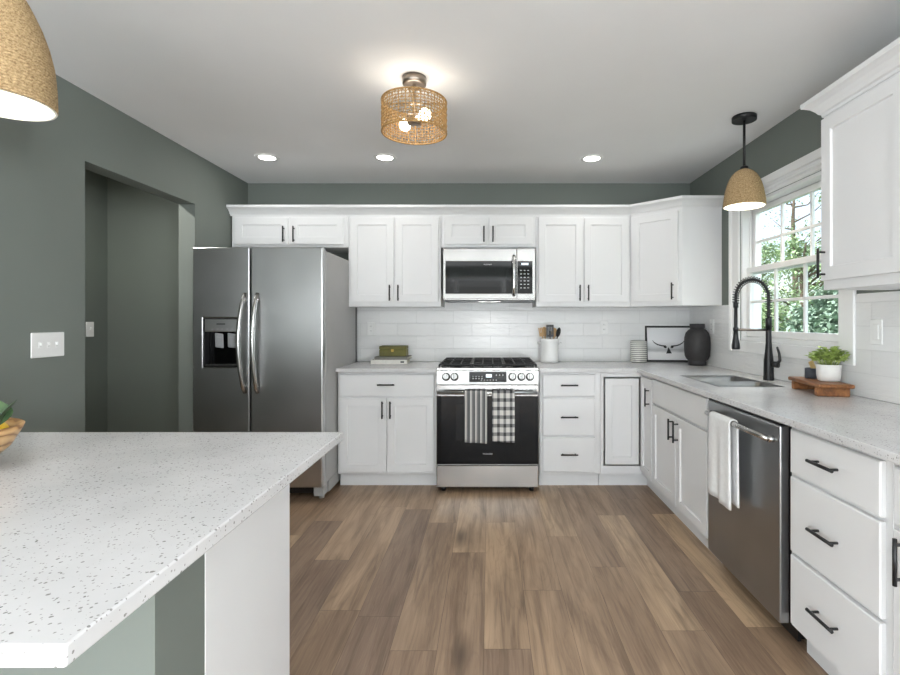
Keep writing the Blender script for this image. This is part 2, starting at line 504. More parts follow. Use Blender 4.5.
    def grid(s, us, vs_, solid, w0, w1, put, bevel=0, mi=0):
        """slab over grid lines us x vs_ where solid(i, j); thickness w0..w1; put(u, v, w) -> xyz"""
        bm = bmesh.new(); cache = {}
        def V(i, j, w):
            k = (i, j, w)
            if k not in cache: cache[k] = bm.verts.new(put(us[i], vs_[j], w))
            return cache[k]
        I, J = len(us) - 1, len(vs_) - 1
        S = lambda i, j: 0 <= i < I and 0 <= j < J and solid(i, j)
        for i in range(I):
            for j in range(J):
                if not S(i, j): continue
                q = [(i, j), (i + 1, j), (i + 1, j + 1), (i, j + 1)]
                bm.faces.new([V(a, b, w1) for a, b in q]); bm.faces.new([V(a, b, w0) for a, b in reversed(q)])
                for (a, b, di, dj) in ((0, 1, 0, -1), (1, 2, 1, 0), (2, 3, 0, 1), (3, 0, -1, 0)):
                    if not S(i + di, j + dj):
                        bm.faces.new([V(*q[a], w0), V(*q[b], w0), V(*q[b], w1), V(*q[a], w1)])
        bmesh.ops.recalc_face_normals(bm, faces=bm.faces[:])
        if bevel:
            ed = [e for e in bm.edges if len(e.link_faces) == 2 and e.calc_face_angle(0) > .5]
            bmesh.ops.bevel(bm, geom=ed, offset=bevel, segments=2, affect='EDGES', profile=.5)
        return s.bm(bm, mi)
    def xf(s, mt, start=0):
        for i in range(start, len(s.v)): s.v[i] = tuple(mt @ Vector(s.v[i]))
        return s
    def build(s, name, m, parent=None, recalc=True):
        me = bpy.data.meshes.new(name)
        me.from_pydata(s.v, [], s.f)
        for x in (m if isinstance(m, (list, tuple)) else [m]): me.materials.append(M[x])
        me.polygons.foreach_set('material_index', s.mi)
        me.polygons.foreach_set('use_smooth', s.sm)
        if recalc:
            b = bmesh.new(); b.from_mesh(me); bmesh.ops.recalc_face_normals(b, faces=b.faces[:]); b.to_mesh(me); b.free()
        me.update()
        o = bpy.data.objects.new(name, me); col.objects.link(o)
        if parent: o.parent = parent
        return o

def tag(o, label=None, cat=None, group=None, kind=None):
    if label: o['label'] = label
    if cat: o['category'] = cat
    if group: o['group'] = group
    if kind: o['kind'] = kind
    return o
def thing(name, label, cat, loc=(0, 0, 0), rz=0, group=None, rot=None):
    o = bpy.data.objects.new(name, None); col.objects.link(o)
    o.empty_display_size = .05
    o.location = loc; o.rotation_euler = rot or (0, 0, rz)
    return tag(o, label, cat, group)
def struct(name, mb, m, parent=None):
    o = mb.build(name, m, parent)
    if not parent: o['kind'] = 'structure'
    return o
def dup(root, loc, rot, label, group=None):
    r = root.copy(); col.objects.link(r); r.location = loc; r.rotation_euler = rot
    r['label'] = label
    if group: r['group'] = group
    for ch in list(root.children):
        c = ch.copy(); col.objects.link(c); c.parent = r
        for g in ch.children:
            d = g.copy(); col.objects.link(d); d.parent = c
    return r
def text(body, size, m, parent, loc, rot=(R(90), 0, 0), depth=.0006, name='logo_lettering'):
    cu = bpy.data.curves.new('t', 'FONT'); cu.body = body; cu.size = size; cu.extrude = depth; cu.align_x = 'CENTER'; cu.align_y = 'CENTER'
    t = bpy.data.objects.new('t', cu); col.objects.link(t)
    me = bpy.data.meshes.new_from_object(t.evaluated_get(bpy.context.evaluated_depsgraph_get()))
    bpy.data.objects.remove(t); bpy.data.curves.remove(cu)
    me.name = name; me.materials.clear(); me.materials.append(M[m])
    o = bpy.data.objects.new(name, me); col.objects.link(o); o.parent = parent; o.location = loc; o.rotation_euler = rot
    return o

XY = lambda u, v, w_: (u, v, w_)
XZ = lambda u, v, w_: (u, w_, v)
YZ = lambda u, v, w_: (w_, u, v)

# ------------------------------------------------------------------ room shell
HX, HY0, HY1, HC = -3.22, 1.7, 4.22, 2.44       # hallway beyond the left opening
struct('floor', MB().box(-3.4, XR + .14, YR - .1, YB + .1, -.12, 0), 'floor')
struct('ceiling', MB().box(-3.4, XR + .14, YR - .1, YB + .1, CEIL, CEIL + .15), 'ceiling')
struct('wall_back', MB().box(XL - .117, XR + .14, YB, YB + .1, 0, CEIL), 'wall')
struct('wall_left', MB().grid([YR, -3.05, -1.35, 2.651, 3.64, YB], [0, .9, 2.1, 2.124, CEIL], lambda i, j: not (i == 3 and j < 3 or i == 1 and j == 1), XL - .117, XL, YZ), 'wall')
WY0, WY1, WZ0, WZ1 = 2.535, 3.553, 1.135, 2.085
struct('wall_right', MB().grid([YR, -3.05, -1.35, WY0, WY1, YB], [0, .9, WZ0, WZ1, 2.1, CEIL], lambda i, j: not (i == 3 and j == 2 or i == 1 and j in (1, 2, 3)), XR, XR + .14, YZ), 'wall')
struct('wall_rear', MB().grid([XL - .117, -1.85, 1.45, XR + .14], [0, .15, 2.25, CEIL], lambda i, j: not (i == 1 and j == 1), YR - .1, YR, XZ), 'wall')
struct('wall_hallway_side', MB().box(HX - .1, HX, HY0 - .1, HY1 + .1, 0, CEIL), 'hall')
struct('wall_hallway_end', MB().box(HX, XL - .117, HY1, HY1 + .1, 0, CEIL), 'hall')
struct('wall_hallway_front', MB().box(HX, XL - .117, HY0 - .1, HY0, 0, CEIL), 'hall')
# half wall under the peninsula worktop
struct('wall_peninsula', MB().box(XL, -.62, .928, 1.090, 0, .886), 'wall')
# tiled splashbacks
struct('trim_1', MB().grid([-1.42, -.394, .385, XR - .008], [CT, UZ0 - .001, 1.878], lambda i, j: j == 0 or i == 1, YB - .008, YB, XZ), 'tile_back')
struct('trim_2', MB().grid([.9, 2.428, 3.66, YB - .008], [CT, 1.058, UZ0, 1.406], lambda i, j: not (i == 1 and j > 0 or i == 2 and j == 2), XR - .008, XR, YZ), 'tile_right')
# exterior ground
struct('ground', MB().box(XR + .2, 40, -12, 40, -.75, -.6), 'lawn')

# kitchen window
w1 = bpy.data.objects.new('window_1', None); col.objects.link(w1); w1['kind'] = 'structure'
w1['label'] = 'white double hung window with grilles above the sink'
c = MB()
def casing_strip(mb, y0, y1, z0, z1):
    mb.box(XR - .018, XR, y0, y1, z0, z1, .003)
casing_strip(c, 3.553, 3.66, 1.058, 2.085)
casing_strip(c, 2.428, 2.535, 1.058, 2.085)
casing_strip(c, 2.535, 3.553, 1.058, 1.135)
c.box(XR - .022, XR, 2.40, 3.69, 2.085, 2.20, .003)
c.box(XR - .040, XR, 2.395, 3.695, 2.105, 2.122, .005)
c.box(XR - .034, XR, 2.40, 3.69, 2.140, 2.150, .004)
c.box(XR - .032, XR, 3.640, 3.668, 1.058, 2.085, .005)
c.build('casing', 'trimwhite', w1)
f = MB()
f.grid([WY0, WY0 + .022, WY1 - .022, WY1], [WZ0, WZ0 + .03, WZ1 - .022, WZ1], lambda i, j: not (i == 1 and j == 1), XR + .002, XR + .138, YZ, .002)
f.box(XR + .05, XR + .062, WY0 + .022, WY0 + .034, WZ0 + .03, WZ1 - .022)
f.box(XR + .05, XR + .062, WY1 - .034, WY1 - .022, WZ0 + .03, WZ1 - .022)
f.build('jamb', 'trimwhite', w1)
def sash(nm, x0, x1, z0, z1, zmid):
    a, b = WY0 + .024, WY1 - .024
    s = MB().grid([a, a + .042, b - .042, b], [z0, z0 + .042, z1 - .038, z1], lambda i, j: not (i == 1 and j == 1), x0, x1, YZ, .003)
    o = s.build(nm, 'trimwhite', w1)
    g0, g1 = a + .042, b - .042
    xm = (x0 + x1) / 2
    m_ = MB()
    for k in (1, 2):
        y = g0 + (g1 - g0) * k / 3
        m_.box(xm - .010, xm + .010, y - .009, y + .009, z0 + .04, z1 - .036, .003)
    m_.box(xm - .0095, xm + .0095, g0 - .002, g1 + .002, zmid - .009, zmid + .009, .003)
    m_.build('grille', 'trimwhite', o)
    MB().box(xm - .003, xm + .003, g0 - .004, g1 + .004, z0 + .038, z1 - .034).build('pane', 'glass', o)
sash('upper_sash', XR + .070, XR + .104, 1.600, 2.060, 1.822)
sash('lower_sash', XR + .030, XR + .064, 1.166, 1.645, 1.405)

# unseen glazing behind the camera, added to let the fill light in
w2 = bpy.data.objects.new('window_added_2', None); col.objects.link(w2); w2['kind'] = 'structure'
us = [-1.85, -1.79, -.78, -.70, .30, .38, 1.39, 1.45]
MB().grid(us, [.15, .22, 2.18, 2.25], lambda i, j: i % 2 == 0 or j != 1, YR - .08, YR + .01, XZ, .003).build('frame', 'trimwhite', w2)

for nm, x0, x1 in (('window_added_3', XL - .100, XL - .04), ('window_added_4', XR + .04, XR + .100)):  # unseen side windows, added as openings for the side lamps
    o = bpy.data.objects.new(nm, None); col.objects.link(o); o['kind'] = 'structure'
    MB().grid([-3.05, -2.99, -2.23, -2.17, -1.41, -1.35], [.9, .96, 2.04, 2.1], lambda i, j: i % 2 == 0 or j != 1, x0, x1, YZ, .003).build('frame', 'trimwhite', o)

# ------------------------------------------------------------------ cabinets
TD = .020
def door_mb(x0, x1, z0, z1, rail=.058):
    return MB().rings(x0, x1, z0, z1, [(0, -.001), (0, -TD + .002), (.002, -TD), (rail, -TD), (rail + .003, -TD + .010)])
def slab_mb(x0, x1, z0, z1):
    return MB().rings(x0, x1, z0, z1, [(0, -.001), (0, -TD + .004), (.004, -TD)])
def pull_mb(x, z, vertical, L=.130, y=-TD):
    m = MB(); h = L / 2; q = .048
    if vertical:
        m.cyl((x, y - .030, z - h), (x, y - .030, z + h), .0058, 12)
        for s in (-q, q): m.cyl((x, y + .0015, z + s), (x, y - .030, z + s), .0045, 10)
    else:
        m.cyl((x - h, y - .030, z), (x + h, y - .030, z), .0058, 12)
        for s in (-q, q): m.cyl((x + s, y + .0015, z), (x + s, y - .030, z), .0045, 10)
    return m
def front(parent, x0, x1, z0, z1, kind, handle):
    o = (door_mb if kind == 'door' else slab_mb)(x0, x1, z0, z1).build('drawer' if kind == 'drawer' else ('false_front' if kind == 'false' else 'door'), 'white', parent)
    if handle: pull_mb(handle[1], handle[2], handle[0] == 'v').build('handle', 'black', o)
    return o
def cabinet(name, label, loc, rz, w_, z0, z1, depth, fronts, toe=False, group=None, body=None):
    t = thing(name, label, 'cabinet', loc, rz, group)
    b = body or MB().box(0, w_, 0, depth, .105 if toe else z0, z1, .0015)
    if toe and not body: b.box(.002, w_ - .002, .058, depth - .01, 0, .104)
    b.build('cabinet_body', 'white', t)
    for fr in fronts: front(t, *fr)
    return t
GU, GB = 'white wall cabinets', 'white base cabinets'
UD = .303
def pair(w_, z0, z1, hz, gap=.010, e=.020, hx=.030):
    m_ = w_ / 2
    return [(e, m_ - gap / 2, z0, z1, 'door', ('v', m_ - gap / 2 - hx, hz)), (m_ + gap / 2, w_ - e, z0, z1, 'door', ('v', m_ + gap / 2 + hx, hz))]
cabinet('wall_cabinet', 'short white two-door wall cabinet above the refrigerator', (-2.127, UF, 0), 0, .962, 1.880, UZ1, UD, pair(.962, 1.905, 2.123, 1.985, .024, .032), group=GU)
cabinet('wall_cabinet', 'tall white two-door wall cabinet above the olive box and books', (-1.163, UF, 0), 0, .765, UZ0, UZ1, UD, pair(.765, 1.428, 2.123, 1.503), group=GU)
cabinet('wall_cabinet', 'short white two-door wall cabinet above the microwave', (-.396, UF, 0), 0, .783, 1.880, UZ1, UD, pair(.783, 1.905, 2.123, 1.985, .014, .030), group=GU)
cabinet('wall_cabinet', 'tall white two-door wall cabinet above the utensil crock', (.389, UF, 0), 0, .783, UZ0, UZ1, UD, pair(.783, 1.428, 2.123, 1.503), group=GU)
# diagonal corner wall cabinet
cx, cy = 1.177, UF
dl = .305 * math.sqrt(2)
t = thing('wall_cabinet', 'white single-door diagonal wall cabinet in the right corner', 'cabinet', (cx, cy, 0), R(-45), GU)
inv = Matrix.Rotation(R(45), 4, 'Z') @ Matrix.Translation((-cx, -cy, 0))
MB().prism([(cx - .002, YB - .002), (cx - .002, cy), (RU, cy - .305), (XR - .002, cy - .305), (XR - .002, YB - .002)], UZ0, UZ1).xf(inv).build('cabinet_body', 'white', t)
front(t, .022, dl - .028, 1.428, 2.123, 'door', ('v', dl - .062, 1.503))
# right wall cabinet
cabinet('wall_cabinet', 'tall white wall cabinet right of the window', (RU, 2.215, 0), R(-90), .92, 1.412, 2.190, UD,
        [(.012, .462, 1.452, 2.160, 'door', ('v', .038, 1.527)), (.482, .908, 1.452, 2.160, 'door', ('v', .880, 1.527))], group=GU)

# crown moulding swept along the cabinet tops
def crown(name, label, path, dz=0):
    prof = [(0, 2.140), (.004, 2.140), (.006, 2.152), (.014, 2.157), (.022, 2.170), (.036, 2.186), (.054, 2.197), (.062, 2.200), (.064, 2.220), (0, 2.220)]
    P = [Vector((x, y)) for x, y in path]; offs = []
    nrm = lambda a, b: Vector(((b - a).y, -(b - a).x)).normalized()
    for i in range(len(P)):
        if i == 0: n_ = nrm(P[0], P[1])
        elif i == len(P) - 1: n_ = nrm(P[-2], P[-1])
        else:
            a, b = nrm(P[i - 1], P[i]), nrm(P[i], P[i + 1]); n_ = (a + b).normalized(); n_ = n_ / max(.3, n_.dot(a))
        offs.append(n_)
    vs = []; fs = []; k = len(prof)
    for p, o in zip(P, offs):
        for d, z in prof: q = p + o * (d + .0005); vs.append((q.x, q.y, z + dz))
    for i in range(len(P) - 1):
        for j in range(k): fs.append([i * k + j, i * k + (j + 1) % k, (i + 1) * k + (j + 1) % k, (i + 1) * k + j])
    fs.append(list(range(k))); fs.append([(len(P) - 1) * k + j for j in reversed(range(k))])
    tag(MB().add(vs, fs).build(name, 'white'), label, 'moulding', 'crown mouldings on the wall cabinets')
crown('crown_moulding', 'long white crown moulding on top of the back wall cabinets', [(XL + .001, UF), (1.177, UF), (RU, UF - .305), (XR - .001, UF - .305)])
crown('crown_moulding', 'white crown moulding on the cabinet right of the window', [(XR - .001, 2.215), (RU, 2.215), (RU, 1.295)], .037)

# base cabinets: back wall
D1, D2, D3 = (.700, .865), (.402, .686), (.125, .388)
BD = YB - BF - .010
cabinet('base_cabinet', 'white base cabinet with one drawer and two doors left of the range', (-1.153, BF, 0), 0, .752, 0, .884, BD,
        [(.014, .738, *D1, 'drawer', ('h', .374, .790))] + pair(.752, .125, .686, .600, .004, .016, .028), True, GB)
cabinet('base_cabinet', 'white three-drawer base cabinet right of the range', (.386, BF, 0), 0, .462, 0, .884, BD,
        [(.022, .420, *D1, 'drawer', ('h', .221, .786)), (.022, .420, *D2, 'drawer', ('h', .221, .545)), (.022, .420, *D3, 'drawer', ('h', .221, .262))], True, GB)
# corner base cabinet with folding corner doors
XC0, YC = .850, BF
t = thing('base_cabinet', 'white inside-corner base cabinet with two folding doors', 'cabinet', (XC0, YC, 0), 0, GB)
loc2 = Matrix.Translation((-XC0, -YC, 0))
b = MB()
b.box(XC0, .874, YC, YC + .02, .105, .884); b.box(.874, RF, YC, YC + .02, .845, .884); b.box(.874, RF, YC, YC + .02, .105, .165)
b.box(RF, RF + .02, 3.535, YC + .02, .105, .165); b.box(RF, RF + .02, 3.535, YC + .02, .845, .884); b.box(RF, RF + .02, 3.535, 3.548, .105, .884)
b.box(XC0, XC0 + .015, YC + .02, YB - .010, .105, .884); b.box(RF + .02, XR - .004, 3.535, 3.55, .105, .884)
b.box(XC0, XR - .004, YB - .02, YB - .010, .105, .884); b.box(XC0, XR - .004, YC + .04, YB - .02, .105, .12)
b.box(XC0, RF + .062, YC + .058, YC + .075, 0, .104); b.box(RF + .058, RF + .075, 3.535, YC + .075, 0, .104)
b.xf(loc2).build('cabinet_body', 'white', t)
dd = MB().rings(.886, RF - TD - .004, .178, .834, [(0, .014), (0, -.004), (.002, -.006), (.055, -.006), (.058, .003)]); dd.xf(Matrix.Translation((-XC0, 0, 0)))
dd.build('door', 'white', t)
fd = door_mb(.012, .262, .140, .855, .050); fd.xf(loc2 @ Matrix.Translation((RF, 3.800, 0)) @ Matrix.Rotation(R(-90), 4, 'Z'))
fo = fd.build('door', 'white', t)
pull_mb(.215, .725, True).xf(loc2 @ Matrix.Translation((RF, 3.800, 0)) @ Matrix.Rotation(R(-90), 4, 'Z')).build('handle', 'black', fo)

# base cabinets: right wall (local x runs towards the camera)
RD = XR - RF - .008
SB0 = 3.533
sb = MB()
SW = .908
sb.box(0, .018, 0, RD, .105, .884); sb.box(SW - .018, SW, 0, RD, .105, .884); sb.box(0, SW, 0, .02, .105, .884); sb.box(0, SW, RD - .012, RD, .105, .884); sb.box(0, SW, 0, RD, .105, .12)
sb.box(.002, SW - .002, .058, RD - .01, 0, .104)
cabinet('sink_base_cabinet', 'white two-door base cabinet under the sink', (RF, SB0, 0), R(-90), SW, 0, .884, RD,
        [(.020, SW - .014, .700, .865, 'false', None)] + pair(SW, .125, .686, .598, .012, .016, .035), True, GB, sb)
cabinet('base_cabinet', 'white three-drawer base cabinet right of the dishwasher', (RF, 1.930, 0), R(-90), .486, 0, .884, RD,
        [(.023, .462, *D1, 'drawer', ('h', .235, .786)), (.023, .462, *D2, 'drawer', ('h', .235, .545)), (.023, .462, *D3, 'drawer', ('h', .235, .262))], True, GB)
cabinet('base_cabinet', 'white base cabinet at the right picture edge, beyond three drawers', (RF, 1.442, 0), R(-90), .50, 0, .884, RD,
        [(.022, .478, *D1, 'drawer', ('h', .25, .786)), (.022, .478, .125, .686, 'door', ('v', .064, .612))], True, GB)

# peninsula cabinet (doors face the refrigerator)
pw = 1.516
pb = MB().box(0, pw, 0, .474, .105, .885, .0015); pb.box(.002, pw - .002, .055, .46, 0, .104); pb.box(-.005, 0, .030, .474, .0, .885, .001)
e = pw / 3
cabinet('base_cabinet', 'white peninsula base cabinet with plain end panel under the speckled worktop', (-.624, 1.566, 0), R(180), pw, 0, .885, .46,
        [(e * k + .012, e * k + e - .012, *D1, 'drawer', ('h', e * k + e / 2, .786)) for k in range(3)] +
        [(e * k + .012, e * k + e - .012, .125, .686, 'door', ('v', e * k + .05, .6)) for k in range(3)], True, GB, pb)

# worktops
tag(MB().grid([-1.154, -.393], [3.76, YB - .010], lambda i, j: True, .886, CT, XY, .003).build('countertop', 'quartz'),
    'short white quartz worktop between refrigerator and range', 'worktop', 'white quartz worktops')
SX0, SX1, SY0, SY1 = 1.262, 1.612, 2.735, 3.285
xs = [.380, 1.113, SX0, SX1, XR - .010]; ys = [.94, SY0, SY1, 3.76, YB - .010]
def Lsolid(i, j):
    if i == 0: return j == 3
    return not (i == 2 and j == 1)
tag(MB().grid(xs, ys, Lsolid, .886, CT, XY, .003).build('countertop', 'quartz'),
    'L-shaped white quartz worktop running round the corner past the sink', 'worktop', 'white quartz worktops')
tag(MB().grid([XL + .002, -.477], [.563, 1.634], lambda i, j: True, .887, CT, XY, .003).build('countertop', 'quartz'),
    'large speckled quartz peninsula worktop in the foreground', 'worktop', 'white quartz worktops')

# ------------------------------------------------------------------ refrigerator
FX0, FX1, FY = -2.064, -1.158, 3.48
t = thing('refrigerator', 'stainless side-by-side refrigerator with ice and water dispenser', 'refrigerator', ((FX0 + FX1) / 2, FY, 0))
Lc = lambda x: x - (FX0 + FX1) / 2
b = MB().box(Lc(FX0) + .006, Lc(FX1) - .002, .075, .870, .115, 1.772, .006, 0); b.box(Lc(FX0) + .010, Lc(FX1) - .004, .15, .868, .035, .116, 0, 0); b.box(Lc(FX0) + .008, Lc(FX1) - .003, .871, .925, .06, 1.765, .003, 1)
b.build('fridge_body', ['silver', 'plastic'], t)
xs_ = Lc(-1.662)
DX0, DX1, DZ0, DZ1 = Lc(-1.990), Lc(-1.738), .950, 1.294
ld = MB().grid([Lc(FX0), DX0, DX1, xs_ - .005], [.112, DZ0, DZ1, 1.788], lambda i, j: not (i == 1 and j == 1), .066, 0, XZ, .008)
o = ld.build('door', 'steeldark', t)
MB().grid([DX0 + .001, DX0 + .012, DX1 - .012, DX1 - .001], [DZ0 + .001, DZ0 + .016, 1.2, DZ1 - .001], lambda i, j: not (i == 1 and j == 1), .060, -.003, XZ, .003).build('dispenser_frame', 'plastic', o)
MB().box(DX0 + .003, DX1 - .003, .060, .0655, DZ0 + .003, DZ1 - .003).build('dispenser_recess', 'glassblack', o)
MB().box(DX0 + .012, DX1 - .012, -.004, .02, 1.198, DZ1 - .008, .003).build('control_panel', 'steeldark', o)
for k, xx in enumerate((-.055, .035)):
    q = MB().box(-.030, .030, -.006, .006, -.055, .055, .006); q.box(-.018, .018, -.010, -.004, -.042, .030, .004)
    q.xf(Matrix.Translation(((DX0 + DX1) / 2 + .02 + xx, .040, 1.135)) @ Matrix.Rotation(R(18), 4, 'X') @ Matrix.Rotation(R(8), 4, 'Y')).build('dispenser_paddle', 'paddle', o)
tr = MB()
for k in range(9): tr.box(DX0 + .02 + k * .024, DX0 + .032 + k * .024, .002, .056, DZ0 + .017, DZ0 + .022)
tr.build('drip_tray', 'steel', o)
for k in range(5): MB().box(DX0 + .06 + k * .034, DX0 + .072 + k * .034, -.0052, -.0035, 1.212, 1.221).build('button', 'letter', o)
MB().box((DX0 + DX1) / 2 - .03, (DX0 + DX1) / 2 + .03, -.0052, -.0035, 1.248, 1.256).build('display_strip', 'greyletter', o)
rd = MB().grid([xs_ + .005, Lc(FX1)], [.112, 1.788], lambda i, j: True, .066, 0, XZ, .008)
o2 = rd.build('door', 'steeldark', t)
def bowed(x, lean):
    p = []
    for k in range(17):
        a = k / 16; z = .775 + a * .690
        out = .014 + .052 * math.sin(PI * min(1, max(0, a))) ** .6
        p.append((x + lean * (1 - math.sin(PI * a)), -out, z))
    return MB().tube(p, [.0125 + .003 * math.sin(PI * k / 16) for k in range(17)], 12).cyl((p[1][0], .004, p[1][2]), (p[1][0], p[1][1], p[1][2]), .012, 10).cyl((p[-2][0], .004, p[-2][2]), (p[-2][0], p[-2][1], p[-2][2]), .012, 10)
bowed(xs_ - .052, .022).build('handle', 'steel', o)
bowed(xs_ + .045, .012).build('handle', 'steel', o2)
MB().box(Lc(FX0) + .012, Lc(FX1) - .10, .10, .148, .040, .113, .004).build('toe_grille', 'plastic', t)
for xx in (Lc(FX0) + .05, Lc(FX1) - .05):
    MB().box(xx - .035, xx + .035, .060, .149, .03, .110, .005).cyl((xx, .13, 0), (xx, .13, .03), .02, 12).build('foot', 'silver', t)

# ------------------------------------------------------------------ microwave
t = thing('microwave_oven', 'stainless over-the-range microwave with black glass door', 'microwave', (0, 4.04, 1.425))
b = MB().box(-.372, .374, .030, .394, .012, .436, .004, 0); b.box(-.360, .362, .02, .38, .006, .018, 0, 1); b.build('microwave_body', ['steelpanel', 'plastic'], t)
o = MB().grid([-.372, -.350, .2235], [.026, .0685, .330, .434], lambda i, j: not (i == 1 and j == 1), .029, 0, XZ, .003).build('door', 'steelpanel', t)
MB().box(-.352, .2225, .004, .022, .068, .333).build('door_glass', 'glassblack', o)
MB().box(-.318, .135, .001, .005, .118, .280, .001).build('window_screen', 'ovenglass', o)
hp = [(.200, .006, .055), (.200, -.030, .075), (.200, -.036, .12), (.200, -.038, .20), (.200, -.036, .30), (.200, -.030, .35), (.200, .006, .372)]
MB().tube(hp, .0145, 12).build('handle', 'chrome', o)
text('FRIGIDAIRE', .013, 'letter', o, (-.01, .003, .303))
p = MB().grid([.2265, .2285, .350, .374], [.026, .0685, .330, .434], lambda i, j: not (i == 1 and j == 1), .029, 0, XZ, .002).build('control_panel', 'steelpanel', t)
MB().box(.2275, .352, .003, .02, .068, .333).build('panel_glass', 'glassblack', p)
MB().box(.262, .318, .0015, .0035, .300, .316).build('clock_display', 'display', p)
for r_ in range(6):
    for c_ in range(3): MB().box(.252 + c_ * .029, .266 + c_ * .029, .0018, .0035, .112 + r_ * .028, .119 + r_ * .028).build('key', 'letter', p)

MB().box(-.09, .09, .12, .17, .0085, .0118, .001).build('hood_lamp', 'lens', t)
light('hood_light', 'AREA', (0, .145, .006), 1.3, (R(-12), 0, 0), .18, .05, color=(1, .98, .95), parent=t)

# ------------------------------------------------------------------ range
t = thing('gas_range', 'stainless slide-in gas range with black oven door', 'range', (-.010, 3.70, 0))
hw = .378
b = MB().box(-hw, hw, .052, .720, .035, .905, .003, 0)
b.box(-hw - .002, hw + .002, .000, .728, .9055, .925, .004, 0); b.box(-hw + .03, hw - .03, .05, .69, .9255, .928, 0, 1)
b.build('range_body', ['steel', 'glassblack'], t)
cp = MB(); cp.prism([(0, .806), (.045, .806), (.045, .905), (.018, .905)], -hw, hw); cp.xf(Matrix(((0, 0, 1, 0), (1, 0, 0, 0), (0, 1, 0, 0), (0, 0, 0, 1))))
cpo = cp.build('control_panel', 'steelpanel', t)
tilt = math.atan2(.018, .099)
MT = lambda x, z: Matrix.Translation((x, (z - .806) * .018 / .099, z)) @ Matrix.Rotation(-tilt, 4, 'X')
MB().box(-.137, .140, -.002, .004, -.038, .038, .001).xf(MT(0, .858)).build('control_screen', 'glassblack', cpo)
MB().box(-.012, .030, -.003, .0, -.004, .020).xf(MT(.0, .858)).build('clock_display', 'display', cpo)
for kx, kz in [(-.108 + k * .022, .003) for k in range(4)] + [(-.108 + k * .022, -.013) for k in range(4)] + [(.065 + k * .024, .013) for k in range(3)] + [(-.046 + k * .022, -.0245) for k in range(6)]:
    MB().box(kx - .004, kx + .004, -.003, 0, kz - .003, kz + .003).xf(MT(0, .858)).build('touch_key', 'letter', cpo)
for xx in (-.308, -.246, .183, .250, .313):
    k_ = MB().lathe([(.030, 0), (.030, .006), (.024, .010), (.022, .034), (.020, .038)], 24)
    k_.xf(Matrix.Rotation(R(90), 4, 'X')); k_.box(-.006, .006, -.046, -.020, -.024, .024, .003)
    k_.xf(MT(xx, .858)).build('knob', 'knob', cpo)
od = MB().grid([-hw, -hw + .003, hw - .003, hw], [.208, .212, .716, .797], lambda i, j: j != 1 or i != 1, .050, 0, XZ, .002)
o = od.build('oven_door', 'steelpanel', t)
MB().box(-hw + .002, hw - .002, .003, .045, .211, .718).build('door_glass', 'glassblack', o)
MB().box(-.235, .235, .0012, .004, .385, .660, .001).build('oven_window', 'ovenglass', o)
hb = MB().cyl((-hw + .012, -.052, .748), (hw - .012, -.052, .748), .0135, 16)
for s in (-1, 1): hb.box(s * (hw - .035) - .012, s * (hw - .035) + .012, -.050, .004, .736, .760, .004)
hb.build('handle', 'steel', o)
text('FRIGIDAIRE', .014, 'letter', o, (.0, .0022, .288))
MB().box(-hw, hw, .004, .05, .040, .202, .004, 0).build('storage_drawer', 'steel', t)
for s in (-1, 1): MB().cyl((s * .33, .06, 0), (s * .33, .06, .036), .018, 12).build('foot', 'plastic', t)
for gx in (-.246, 0, .246):
    g = MB(); hw_ = .1215
    for yy in (.045, .19, .345, .50, .675): g.box(gx - hw_, gx + hw_, yy - .006, yy + .006, .940, .952, .003)
    for xx in (-hw_ + .006, -.04, .04, hw_ - .006): g.box(gx + xx - .006, gx + xx + .006, .045, .675, .939, .950, .003)
    for xx in (-hw_ + .006, hw_ - .006):
        for yy in (.05, .36, .67): g.box(gx + xx - .007, gx + xx + .007, yy - .007, yy + .007, .9282, .940)
    g.build('grate', 'iron', t)
for bx, by, br in ((-.235, .20, .042), (-.235, .52, .036), (0, .36, .05), (.235, .20, .046), (.235, .52, .034)):
    MB().lathe([(br + .012, .9282), (br + .012, .932), (br, .933), (br, .937), (br - .006, .938)], 24, (bx, by, 0)).build('burner', 'iron', t)

# towels draped over a bar: bar along local x, front drop towards -y
def towel_mb(w_, front_d, back_d, r, wav, seed, th=.004, flare=0.0):
    rng = random.Random(seed); ph = [rng.uniform(0, 6) for _ in range(3)]
    prof = []
    n1 = 14
    for k in range(n1): prof.append((-r, -front_d * (1 - k / n1), 1 - k / n1))
    for k in range(9):
        a = PI - PI * k / 8; prof.append((r * math.cos(a), r * math.sin(a), 0))
    for k in range(1, n1 + 1): prof.append((r, -back_d * k / n1, k / n1))
    nu = 22; vs = []; fs = []; m = len(prof)
    for layer in (0, 1):
        for (y, z, s) in prof:
            L = math.hypot(y, z) or 1
            for i in range(nu + 1):
                u = i / nu - .5
                wv = wav * s * (math.sin(u * 9 + ph[0]) + .6 * math.sin(u * 17 + ph[1]))
                yy = y + (wv if y < 0 else abs(wv) * .3)
                off = th * layer
                if z >= 0: yy += off * y / r; zz = z + off * z / r
                else: yy += off * (-1 if y < 0 else 1); zz = z
                if y > 0 and z < 0: zz = z
                vs.append((u * w_ * (1 + flare * s), yy, zz - (0.01 * u * s)))
    W = nu + 1; K = m * W
    for j in range(m - 1):
        for i in range(nu):
            a = j * W + i
            fs.append([a, a + 1, a + W + 1, a + W]); fs.append([K + a, K + a + W, K + a + W + 1, K + a + 1])
    for j in range(m - 1):
        for i in (0, nu):
            a = j * W + i; fs.append([a, a + W, K + a + W, K + a])
    for i in range(nu):
        for j in (0, m - 1):
            a = j * W + i; fs.append([a, a + 1, K + a + 1, K + a])
    return MB().add(vs, fs, 0, True)
o = towel_mb(.162, .360, .30, .0150, .0035, 3).build('dish_towel', 'striped'); o.location = (-.096, 3.648, .748)
